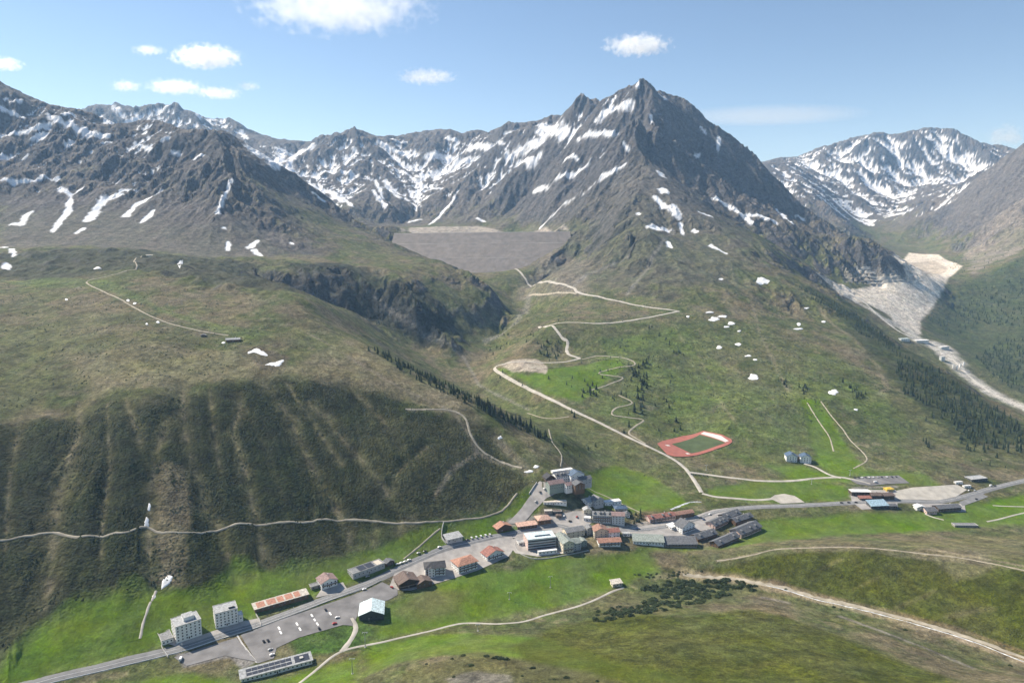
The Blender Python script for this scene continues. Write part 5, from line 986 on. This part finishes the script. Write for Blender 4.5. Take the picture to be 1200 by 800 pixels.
# ------------------------------------------------------------------ snow patches left on the slopes
M_SNOW = mat('old_snow', (.76, .765, .77), .6, var=.2, vscale=.25, bump=.25, bscale=.5)
def snow_patch(uv, label, group):
    pts = ground(uv); n = len(pts); c = pts.mean(0); bm = bmesh.new(); ring = []
    p = catmull(np.vstack([pts, pts[:1]]), 2.0)[:-1]; a1, a2, a3 = rng.uniform(0, 6.28, 3)
    for q_ in p:
        th = math.atan2(q_[1] - c[1], q_[0] - c[0]); q2 = c + (q_ - c) * (.84 + .12 * math.sin(2 * th + a1) + .1 * math.sin(3 * th + a2) + .05 * math.sin(7 * th + a3) + .05 * rng.standard_normal()); ring.append((q2[0], q2[1]))
    ks = (1.0, .93, .6, .25); vs = []
    for k in ks:
        for q_ in ring: x, y = c + (np.array(q_) - c) * k; vs.append(bm.verts.new((x, y, float(height(x, y)) + (-.4 if k == 1 else .05 + .1 * (1 - k)) + .0004 * y)))
    m_ = len(ring); cv = bm.verts.new((c[0], c[1], float(height(*c)) + .15 + .0004 * c[1]))
    for r in range(len(ks) - 1):
        for i in range(m_): bm.faces.new((vs[r * m_ + i], vs[r * m_ + (i + 1) % m_], vs[(r + 1) * m_ + (i + 1) % m_], vs[(r + 1) * m_ + i]))
    for i in range(m_): bm.faces.new((vs[(len(ks) - 1) * m_ + i], vs[(len(ks) - 1) * m_ + (i + 1) % m_], cv))
    bmesh.ops.recalc_face_normals(bm, faces=bm.faces[:])
    if sum(f.normal.z for f in bm.faces) < 0: bmesh.ops.reverse_faces(bm, faces=bm.faces[:])
    me = bpy.data.meshes.new('snow_patch'); bm.to_mesh(me); bm.free(); me.shade_smooth(); me.materials.append(M_SNOW); tag(link('snow_patch', me), label, 'snow', group)
def blob(u, v, w, h, skew=0): return [(u - w / 2 - skew, v + h * .1), (u - w * .2, v - h / 2), (u + w * .3 + skew, v - h * .4), (u + w / 2 + skew, v + h * .05), (u + w * .2, v + h / 2), (u - w * .3 - skew, v + h * .4)]
for uv, lab in [([(191, 676), (197, 672), (202, 675), (201, 682), (195, 688), (187, 694), (189, 684)], 'largest snow patch at the foot of the ravine above the hotels'), ([(178, 698), (182, 695), (183, 699), (179, 703)], 'small snow scrap below the largest ravine snow patch'), ([(169, 611), (172, 604), (175, 608), (174, 617), (168, 618)], 'snow patch where the hillside footpath crosses the ravine'), ([(174, 588), (177, 590), (176, 600), (173, 598)], 'narrow snow strip in the ravine above the footpath'),
                ([(285, 413), (296, 410), (303, 407.5), (310, 411), (314, 417), (306, 416), (297, 413), (288, 415)], 'chevron shaped snow patch below the lone hut'), ([(309, 428), (318, 425), (326, 423), (334, 421), (330, 427), (322, 430.5)], 'lower snow patch below the lone hut'), ([(613, 552.5), (620, 550.5), (627, 551), (625, 553), (616, 554)], 'long snow scrap left of the big hotel'), ([(624, 547.5), (628, 544), (632, 546), (629, 549)], 'round snow scrap above the big hotel'), ([(583, 513), (587, 510), (589, 513), (585, 515)], 'small snow spot on the bare slope above the big hotel'),
                (blob(883, 442, 15, 7), 'broad snow patch in the middle of the right hill'), (blob(976, 459.5, 11, 8, 1), 'snow patch at the top of the ski meadow'), (blob(893, 329, 16, 9, 1), 'large snow patch highest on the right hill'), (blob(1003, 480, 7, 2.4), 'thin snow streak right of the ski meadow'), (blob(936, 379.5, 5.5, 6.5), 'upright snow patch on the right hill near its crest'), (blob(262, 401.5, 5, 3), 'snow scrap touching the lone hut'), (blob(78, 351, 5, 2), 'snow fleck on the left plateau far from the hut'), (blob(150, 352, 5, 2.4), 'snow fleck beside the plateau footpath'), (blob(158, 355.5, 5, 2.4), 'second snow fleck beside the plateau footpath'), (blob(185, 377.5, 5, 3), 'right one of two snow flecks left of the hut'), (blob(172, 379.5, 3.5, 2.4), 'left one of two snow flecks left of the hut'), (blob(211, 309, 5, 7, 1), 'snow patch in the dark hummocks at the plateau top'), (blob(114, 314.5, 9, 2.6, 1), 'snow streak at the top edge of the plateau')]:
    snow_patch(uv, lab, 'snow patches on the lower slopes')
for u, v, w, h in [(832, 366, 9, 2.6), (837, 374, 14, 5), (847, 371, 14, 2.5), (857, 379, 10, 4), (865, 403.5, 10, 3.2), (843, 407, 8, 4), (877, 417, 7, 2.5), (885, 421.5, 5, 2.5), (845, 327, 6, 3), (851, 383, 6, 2.5), (866, 388, 3.5, 2.5), (935, 385.5, 11, 2.2), (965, 377, 6, 2.5), (945, 361, 7, 2), (806, 371, 4, 2.5)]:
    snow_patch(blob(u, v, w, h, .6), 'small white snow patch among others scattered on the upper right hill', 'scattered small snow patches on the right hill')

# ------------------------------------------------------------------ trees
M_NEEDLE = mat('pine_needles', (.028, .043, .02), .9, var=.4, vscale=.4); M_BARK = mat('pine_bark', (.09, .065, .045), .95); M_SHRUB = mat('dwarf_pine', (.032, .048, .018), .95, var=.4, vscale=.3); M_HEATH = mat('heath_shrub', (.042, .055, .022), .95, var=.4, vscale=.2)
def pine(h, r, rnd, tiers=9):
    cr = MB()
    for t in range(tiers):
        f = t / (tiers - 1); z = h * (.13 + .84 * f); rr = r * (1 - f) ** .8 * (.8 + .35 * rnd.random()) + .12; n = max(4, int(8 - 4 * f)); a0 = rnd.random() * 6.28
        for k in range(n):
            a = a0 + 6.283 * k / n + rnd.uniform(-.3, .3); l = rr * rnd.uniform(.65, 1.15); d = h * .075 * rnd.uniform(.8, 1.6); w = .42 + .25 * l * rnd.uniform(.7, 1.2)
            ca, sa = math.cos(a), math.sin(a); tip = (ca * l, sa * l, z - d); root = (ca * .08, sa * .08, z + h * .05)
            p = (ca * l * .55 - sa * w, sa * l * .55 + ca * w, z - d * .3); q2 = (ca * l * .55 + sa * w, sa * l * .55 - ca * w, z - d * .3)
            lowp = (ca * l * .5, sa * l * .5, z - d * 1.3)
            cr.add([root, p, tip, q2, lowp], [(0, 1, 2), (0, 2, 3), (1, 4, 2), (4, 3, 2)])
    cr.add([(-.15, 0, h * .9), (.15, 0, h * .9), (0, .15, h * .9), (0, 0, h * 1.03)], [(0, 1, 3), (1, 2, 3), (2, 0, 3)])
    tk = MB(); tk.cyl((0, 0, -1), (0, 0, h * .55), .22, .1, 6)
    for k in range(3): a = k * 2.1; tk.cyl((0, 0, h * (.2 + .1 * k)), (math.cos(a) * r * .5, math.sin(a) * r * .5, h * (.22 + .1 * k)), .06, .03, 4)
    return cr, tk
rnd = random.Random(3); PV = [pine(h, r, rnd) for h, r in ((10, 2.4), (12, 2.6), (8, 2.2), (9, 2.9), (7, 2.6), (11, 3.2), (6, 1.9), (9, 3.3))]
M_NEEDLE2 = mat('larch_needles', (.05, .075, .026), .9, var=.4, vscale=.4)
PM = [(c.mesh('crown', M_NEEDLE2 if i in (2, 7) else M_NEEDLE), t.mesh('trunk', M_BARK)) for i, (c, t) in enumerate(PV)]
def free(x, y):
    for f in FOOT:
        if abs(f[0][0] - x) < 60 and abs(f[0][1] - y) < 60 and inside(np.array([x]), np.array([y]), f)[0]: return False
    return True
NT = [0]
def tree(x, y, s, label, group):
    cm, tm = PM[NT[0] * 5 % 8]; NT[0] += 1; t = link('pine_tree', None); t.location = (x, y, float(height(x, y)) - .2); t.scale = (s * rnd.uniform(.85, 1.15),) * 2 + (s,); t.rotation_euler = (0, 0, rnd.uniform(0, 6.28))
    link('crown', cm, t); link('trunk', tm, t); tag(t, label, 'tree', group)
def along(uv, n, spread, smin, smax, label, group):
    c = catmull(ground(uv), 4); 
    for k in range(n):
        p = c[rnd.randrange(len(c))]; x, y = p[0] + rnd.gauss(0, spread), p[1] + rnd.gauss(0, spread)
        if free(x, y): tree(x, y, rnd.uniform(smin, smax), label, group)
def inpoly(uv, n, smin, smax, label, group, fn=None):
    pts = ground(uv); lo, hi = pts.min(0), pts.max(0); k = 0; tries = 0; out = []
    while k < n and tries < n * 60:
        tries += 1; x, y = rnd.uniform(lo[0], hi[0]), rnd.uniform(lo[1], hi[1])
        if inside(np.array([x]), np.array([y]), pts)[0] and free(x, y): k += 1; (fn or tree)(x, y, rnd.uniform(smin, smax), label, group)
along([(560, 474), (575, 482), (592, 490), (606, 496), (620, 503), (634, 512)], 70, 8, .7, 1.5, 'dark pine in the dense row along the rim above the stream', 'pines along the stream rim')
along([(440, 412), (470, 428), (500, 443), (530, 459), (556, 472)], 58, 9, .6, 1.4, 'dark pine in the long row on the shoulder edge', 'pines along the shoulder edge')
inpoly([(690, 450), (705, 455), (700, 468), (680, 470), (672, 462)], 14, .8, 1.2, 'pine in the small clump below the hairpin meadow', 'pines below the hairpin meadow')
inpoly([(735, 425), (762, 425), (760, 450), (752, 485), (742, 485), (740, 455)], 36, .8, 1.7, 'pine in the upright clump between the winding paths and the hill', 'pines between the paths')
inpoly([(628, 400), (655, 400), (660, 415), (650, 425), (632, 418)], 24, .7, 1.5, 'pine in the stand just above the sandy hairpin', 'pines above the hairpin')
inpoly([(600, 375), (640, 385), (630, 405), (590, 420), (560, 415)], 18, .6, 1.0, 'pine on the stream bank below the dam', 'pines on the upper stream bank')
along([(760, 383), (780, 400), (800, 418)], 16, 6, .6, 1.0, 'pine in the slanting line on the hill below the track', 'pines in the slanting line')
for uv, s in [((643, 444), 1.2), ((589, 437), .8), ((612, 452), 1.0), ((586, 443), .8), ((673, 489), 1.2), ((670, 484), .9), ((698, 523), 1.0), ((689, 527), .9), ((731, 507), 1.0), ((737, 500), 1.1), ((778, 467), 1.0), ((781, 471), .9), ((784, 478), 1.0), ((792, 494), 1.1), ((797, 503), 1.2), ((790, 505), .8), ((772, 505), 1.0), ((660, 525), .8), ((679, 535), .8), ((718, 467), .9), ((728, 462), 1.0)]:
    g = ground([uv])[0]; tree(g[0], g[1], s, 'lone pine standing apart between the pale road and the winding paths', 'lone pines near the road')
inpoly([(905, 440), (928, 447), (950, 455), (948, 463), (920, 456), (903, 448)], 18, .7, 1.1, 'pine in the small clump left of the ski meadow top', 'pines left of the ski meadow')
inpoly([(982, 442), (1000, 455), (1018, 462), (1028, 450), (1012, 468), (995, 466)], 20, .7, 1.2, 'pine in the clump right of the ski meadow', 'pines right of the ski meadow')
inpoly([(738, 603), (748, 600), (756, 606), (752, 616), (742, 618)], 9, .7, 1.0, 'dark pine beside the village behind the restaurant', 'pines inside the village')
for uv in [(1085, 493), (1103, 490), (1098, 496), (1092, 488), (1150, 540), (1160, 545), (1178, 548), (1168, 536), (1085, 520), (1088, 524), (1082, 517)]:
    g = ground([uv])[0]; tree(g[0], g[1], rnd.uniform(.7, 1.2), 'single pine on the slope below the dark forest', 'single pines below the forest')
# the forest that reads as one mass
fb = []; ff = []; nf = 0
def low_pine(x, y, s, label=None, group=None):
    global nf
    z = float(height(x, y)) - .5; h = 10 * s; a0 = rnd.random() * 6.28
    for z0, z1, rr in ((.05, .55, 2.3), (.3, .8, 1.7), (.55, 1.05, 1.0)):
        n = 5; vs = [(x + math.cos(a0 + 6.283 * k / n) * rr * s * rnd.uniform(.7, 1.2), y + math.sin(a0 + 6.283 * k / n) * rr * s * rnd.uniform(.7, 1.2), z + h * (z0 + rnd.uniform(-.05, .05))) for k in range(n)] + [(x + rnd.uniform(-.2, .2), y, z + h * z1)]
        fb.extend(vs); ff.extend([(nf + k, nf + (k + 1) % n, nf + n) for k in range(n)]); nf += n + 1
inpoly([(1050, 415), (1075, 425), (1105, 437), (1150, 468), (1200, 500), (1240, 520), (1240, 535), (1180, 530), (1130, 530), (1120, 505), (1100, 480), (1060, 465), (1050, 440)], 620, .7, 1.5, None, None, low_pine)
inpoly([(935, 335), (975, 352), (1010, 372), (1045, 400), (1060, 420), (1030, 405), (990, 375), (950, 352)], 260, .7, 1.2, None, None, low_pine)
inpoly([(1085, 372), (1110, 358), (1150, 340), (1200, 325), (1240, 330), (1240, 400), (1200, 385), (1150, 380), (1110, 395)], 420, .8, 1.5, None, None, low_pine)
inpoly([(1140, 420), (1170, 400), (1210, 395), (1240, 400), (1240, 480), (1200, 462), (1160, 440)], 420, .8, 1.5, None, None, low_pine)
inpoly([(1100, 300), (1200, 290), (1240, 300), (1240, 340), (1130, 345)], 120, .6, 1.1, None, None, low_pine)
inpoly([(400, 330), (450, 335), (520, 368), (548, 388), (500, 396), (440, 380), (400, 355)], 170, .5, .9, None, None, low_pine)
inpoly([(430, 405), (500, 440), (580, 480), (640, 515), (600, 500), (540, 470), (470, 435)], 130, .6, 1.0, None, None, low_pine)
inpoly([(690, 395), (760, 395), (800, 440), (800, 500), (700, 480), (660, 450), (680, 420)], 60, .5, .9, None, None, low_pine)
me = bpy.data.meshes.new('forest'); me.from_pydata(fb, [], ff); me.materials.append(M_NEEDLE); tag(link('forest', me), 'dark conifer forest on the gorge rim and right slopes', 'forest', kind='stuff')
# dwarf pine bushes near the viewer
def bush_mesh(r, seed):
    rr = random.Random(seed); b = MB()
    for k in range(70):
        a = rr.uniform(0, 6.283); e = rr.uniform(0, 1); d = r * math.sqrt(rr.random()); x, y = math.cos(a) * d, math.sin(a) * d; z = .75 * r * (1 - (d / r) ** 2) * rr.uniform(.55, 1.1); s = r * .24 * rr.uniform(.7, 1.3)
        n = Vector((x / r, y / r, .7 + rr.uniform(-.3, .3))).normalized(); t = n.orthogonal().normalized(); t.rotate(Matrix.Rotation(rr.uniform(0, 6.28), 3, n)); u_ = n.cross(t); p = Vector((x, y, z))
        b.add([p - t * s - n * s * .4, p - u_ * s * .7, p + n * s * .9, p + u_ * s * .7, p + t * s - n * s * .4], [(0, 1, 2), (0, 2, 3), (1, 4, 2), (4, 3, 2)])
    b.cyl((0, 0, -.6), (0, 0, .3 * r), .1 * r, .05 * r, 5); return b
BUSH = [bush_mesh(2.0, k).mesh('dwarf_pine_bush', M_SHRUB) for k in range(5)]
NB = [0]
def bush(x, y, s, label, group):
    o = link('dwarf_pine_bush', BUSH[NB[0] % 5]); NB[0] += 1; o.location = (x, y, float(height(x, y)) - .1); o.scale = (s * rnd.uniform(.8, 1.3), s * rnd.uniform(.8, 1.3), s * rnd.uniform(.7, 1.0)); o.rotation_euler = (0, 0, rnd.uniform(0, 6.28)); tag(o, label, 'bush', group)
inpoly([(690, 722), (700, 716), (740, 708), (780, 695), (830, 690), (860, 695), (830, 705), (780, 715), (740, 722), (705, 730)], 140, 1.0, 2.1, 'dark dwarf pine bush in the thicket on the near crest', 'dwarf pines on the near crest', bush)
inpoly([(745, 690), (790, 680), (850, 678), (885, 684), (888, 692), (830, 690), (780, 695)], 105, 1.0, 2.1, 'dark dwarf pine bush in the thicket beside the gully head', 'dwarf pines at the gully head', bush)
inpoly([(740, 672), (800, 668), (830, 668), (800, 676), (760, 678)], 30, .5, .9, 'dwarf pine bush in the strip below the terraced buildings', 'dwarf pines below the village', bush)
for uv, s in [((570, 769), 1.5), ((581, 771), 1.6), ((587, 772), 1.5), ((594, 773), 1.4), ((543, 768), .9), ((530, 772), .9), ((552, 780), 1.2), ((624, 783), 1.1), ((612, 792), .6), ((664, 794), 1.2), ((650, 796), .7), ((700, 798), .8), ((532, 793), .7), ((500, 778), .6)]:
    g = ground([uv])[0]; bush(g[0], g[1], s, 'single dark bush on the brown knoll at the bottom edge', 'bushes on the brown knoll')
for uv, lab in [((921, 690), 'dark bush beside the stream at the gully head'), ((977, 711), 'small dark bush on the stream bank upstream'), ((986, 714), 'second small dark bush on the stream bank'), ((1061, 738), 'dark bush on the stream bank further down'), ((1184, 780), 'dark bush on the stream bank at right edge')]:
    g = ground([uv])[0]; bush(g[0], g[1], .9, lab, 'bushes along the stream')
# low heath shrubs everywhere else, too many to count
hv = []; hf = []; nh = 0
def heath(uv, n, s0, s1, dens=None):
    global nh
    pts = ground(uv); lo, hi = pts.min(0), pts.max(0); m_ = int(n * 3); xs = rng.uniform(lo[0], hi[0], m_); ys = rng.uniform(lo[1], hi[1], m_); ok = inside(xs, ys, pts) & (perlin(xs / 55, ys / 55, 77) + .7 * perlin(xs / 14, ys / 14, 79) > .05); xs = xs[ok][:n]; ys = ys[ok][:n]; zs = height(xs, ys)
    for x, y, z in zip(xs, ys, zs):
        if not free(x, y): continue
        s = rng.uniform(s0, s1); a = rng.uniform(0, 6.28, 5) * 0 + rng.uniform(0, 6.28)
        vs = [(x + math.cos(a[k] + 1.2566 * k) * s * rng.uniform(.7, 1.3), y + math.sin(a[k] + 1.2566 * k) * s * rng.uniform(.7, 1.3), z - .15) for k in range(5)] + [(x + rng.uniform(-.3, .3) * s, y + rng.uniform(-.3, .3) * s, z + s * rng.uniform(.6, 1.0))]
        hv.extend(vs); hf.extend([(nh + k, nh + (k + 1) % 5, nh + 5) for k in range(5)]); nh += 6
heath([(690, 385), (860, 370), (960, 400), (1060, 460), (1100, 520), (990, 500), (900, 490), (760, 480), (690, 440)], 2200, .8, 2.2)
heath([(600, 350), (720, 345), (860, 330), (940, 340), (960, 380), (800, 372), (640, 385), (560, 410)], 1800, 1.0, 2.8)
heath([(560, 440), (640, 480), (740, 530), (800, 560), (700, 550), (640, 520), (560, 465)], 900, .6, 1.6)
heath([(0, 505), (100, 482), (250, 452), (400, 448), (560, 500), (600, 560), (460, 610), (330, 655), (200, 685), (70, 710), (0, 770)], 6500, .6, 1.5)
heath([(0, 330), (200, 330), (350, 350), (420, 400), (250, 440), (0, 480)], 1800, .7, 1.8)
heath([(1090, 380), (1200, 300), (1240, 300), (1240, 460), (1150, 420)], 1200, 1.2, 3.5)
heath([(700, 730), (860, 720), (1000, 760), (1100, 800), (800, 800), (680, 770)], 500, .35, .8)
heath([(880, 655), (1000, 650), (1200, 680), (1200, 765), (1040, 715), (900, 680)], 700, .35, .9)
me = bpy.data.meshes.new('heath_shrubs'); me.from_pydata(hv, [], hf); me.materials.append(M_HEATH); tag(link('heath_shrubs', me), 'low dark heath shrubs dotted over the hillsides', 'shrubs', kind='stuff')

# ------------------------------------------------------------------ air and clouds
hz = MB(); hz.box((0, 4500, 690), (21000, 10900, 1980)); hm = bpy.data.materials.new('haze_air'); hm.use_nodes = True; hn = hm.node_tree; hn.nodes.clear(); ho = hn.nodes.new('ShaderNodeOutputMaterial'); pv = hn.nodes.new('ShaderNodeVolumePrincipled')
pv.inputs['Color'].default_value = (.38, .64, 1.0, 1); pv.inputs['Absorption Color'].default_value = (1, 1, 1, 1); pv.inputs['Density'].default_value = HAZE; pv.inputs['Anisotropy'].default_value = .1; hn.links.new(pv.outputs[0], ho.inputs['Volume']); hm.cycles.homogeneous_volume = True
tag(hz.build('haze', hm), 'thin blue air haze over the valley', 'haze', kind='stuff')
def cloud(uv, w, h, label, dens=.01, seed=0, thr=.1, Y=9000.0):
    x, y, z = P(uv[0], uv[1], Y / S); c = Vector((x, y, z)) * S; k = Y / 800.0; bm = bmesh.new(); bmesh.ops.create_icosphere(bm, subdivisions=3, radius=1.0); me = bpy.data.meshes.new('cloud'); bm.to_mesh(me); bm.free()
    o = link('cloud', me, None, c); o.scale = (w * k / 2, w * k / 3.2, h * k / 2); m = bpy.data.materials.new('cloud_vapour'); m.use_nodes = True; nt = m.node_tree; nt.nodes.clear(); N = nt.nodes.new; L = nt.links
    out = N('ShaderNodeOutputMaterial'); v = N('ShaderNodeVolumePrincipled'); v.inputs['Color'].default_value = (1, 1, 1, 1); v.inputs['Anisotropy'].default_value = .35
    tc = N('ShaderNodeTexCoord'); ln = N('ShaderNodeVectorMath'); ln.operation = 'LENGTH'; L.new(tc.outputs['Object'], ln.inputs[0])
    ma = N('ShaderNodeMapping'); ma.inputs['Scale'].default_value = (w / h * .9, w / h * .55, 1); ma.inputs['Location'].default_value = (seed * 3.7, seed * 1.3, seed * .7); L.new(tc.outputs['Object'], ma.inputs[0])
    nz = N('ShaderNodeTexNoise'); nz.inputs['Scale'].default_value = 1.9; nz.inputs['Detail'].default_value = 8; nz.inputs['Roughness'].default_value = .66; L.new(ma.outputs[0], nz.inputs['Vector'])
    s1 = N('ShaderNodeMath'); s1.operation = 'MULTIPLY'; s1.inputs[1].default_value = .95; L.new(ln.outputs['Value'], s1.inputs[0])
    s0 = N('ShaderNodeMath'); s0.operation = 'MULTIPLY_ADD'; s0.inputs[1].default_value = 2.6; s0.inputs[2].default_value = -.72; L.new(nz.outputs[0], s0.inputs[0])
    s2 = N('ShaderNodeMath'); s2.operation = 'SUBTRACT'; L.new(s0.outputs[0], s2.inputs[0]); L.new(s1.outputs[0], s2.inputs[1])
    mr = N('ShaderNodeMapRange'); mr.inputs[1].default_value = thr - .08; mr.inputs[2].default_value = thr + .25; mr.inputs[3].default_value = 0; mr.inputs[4].default_value = dens; L.new(s2.outputs[0], mr.inputs[0]); L.new(mr.outputs[0], v.inputs['Density']); L.new(v.outputs[0], out.inputs['Volume'])
    me.materials.append(m); tag(o, label, 'cloud', 'small clouds in the blue sky')
if CLOUDS:
    cloud((395, 10), 240, 56, 'largest soft white cloud at the top of the sky', .0016, 1, -.02)
    cloud((747, 53), 88, 26, 'small bright cloud left of the central summit sky', .006, 2, -.05); cloud((242, 67), 90, 30, 'puffy white cloud above the left mountain', .007, 3, -.06); cloud((205, 102), 72, 20, 'flat white cloud low over the left range', .006, 4, -.05)
    cloud((256, 109), 60, 16, 'thin white cloud right of the flat low one', .006, 5, -.05); cloud((148, 101), 44, 16, 'faint cloud left of the flat low one', .004, 6, -.02); cloud((4, 75), 50, 18, 'white cloud cut by the left picture edge', .006, 7, -.06); cloud((174, 59), 44, 14, 'tiny white cloud left of the puffy one', .005, 8, -.02)
    cloud((500, 90), 82, 20, 'wispy cloud over the dam', .004, 9, 0.0); cloud((291, 101), 34, 12, 'tiny white cloud right of the thin one', .004, 10, -.02); cloud((900, 136), 230, 9, 'long thin cloud streak over the right valley', .0007, 11, -.25, 13500.0); cloud((1178, 160), 50, 30, 'faint cloud touching the right ridge', .002, 12, -.05, 13000.0)
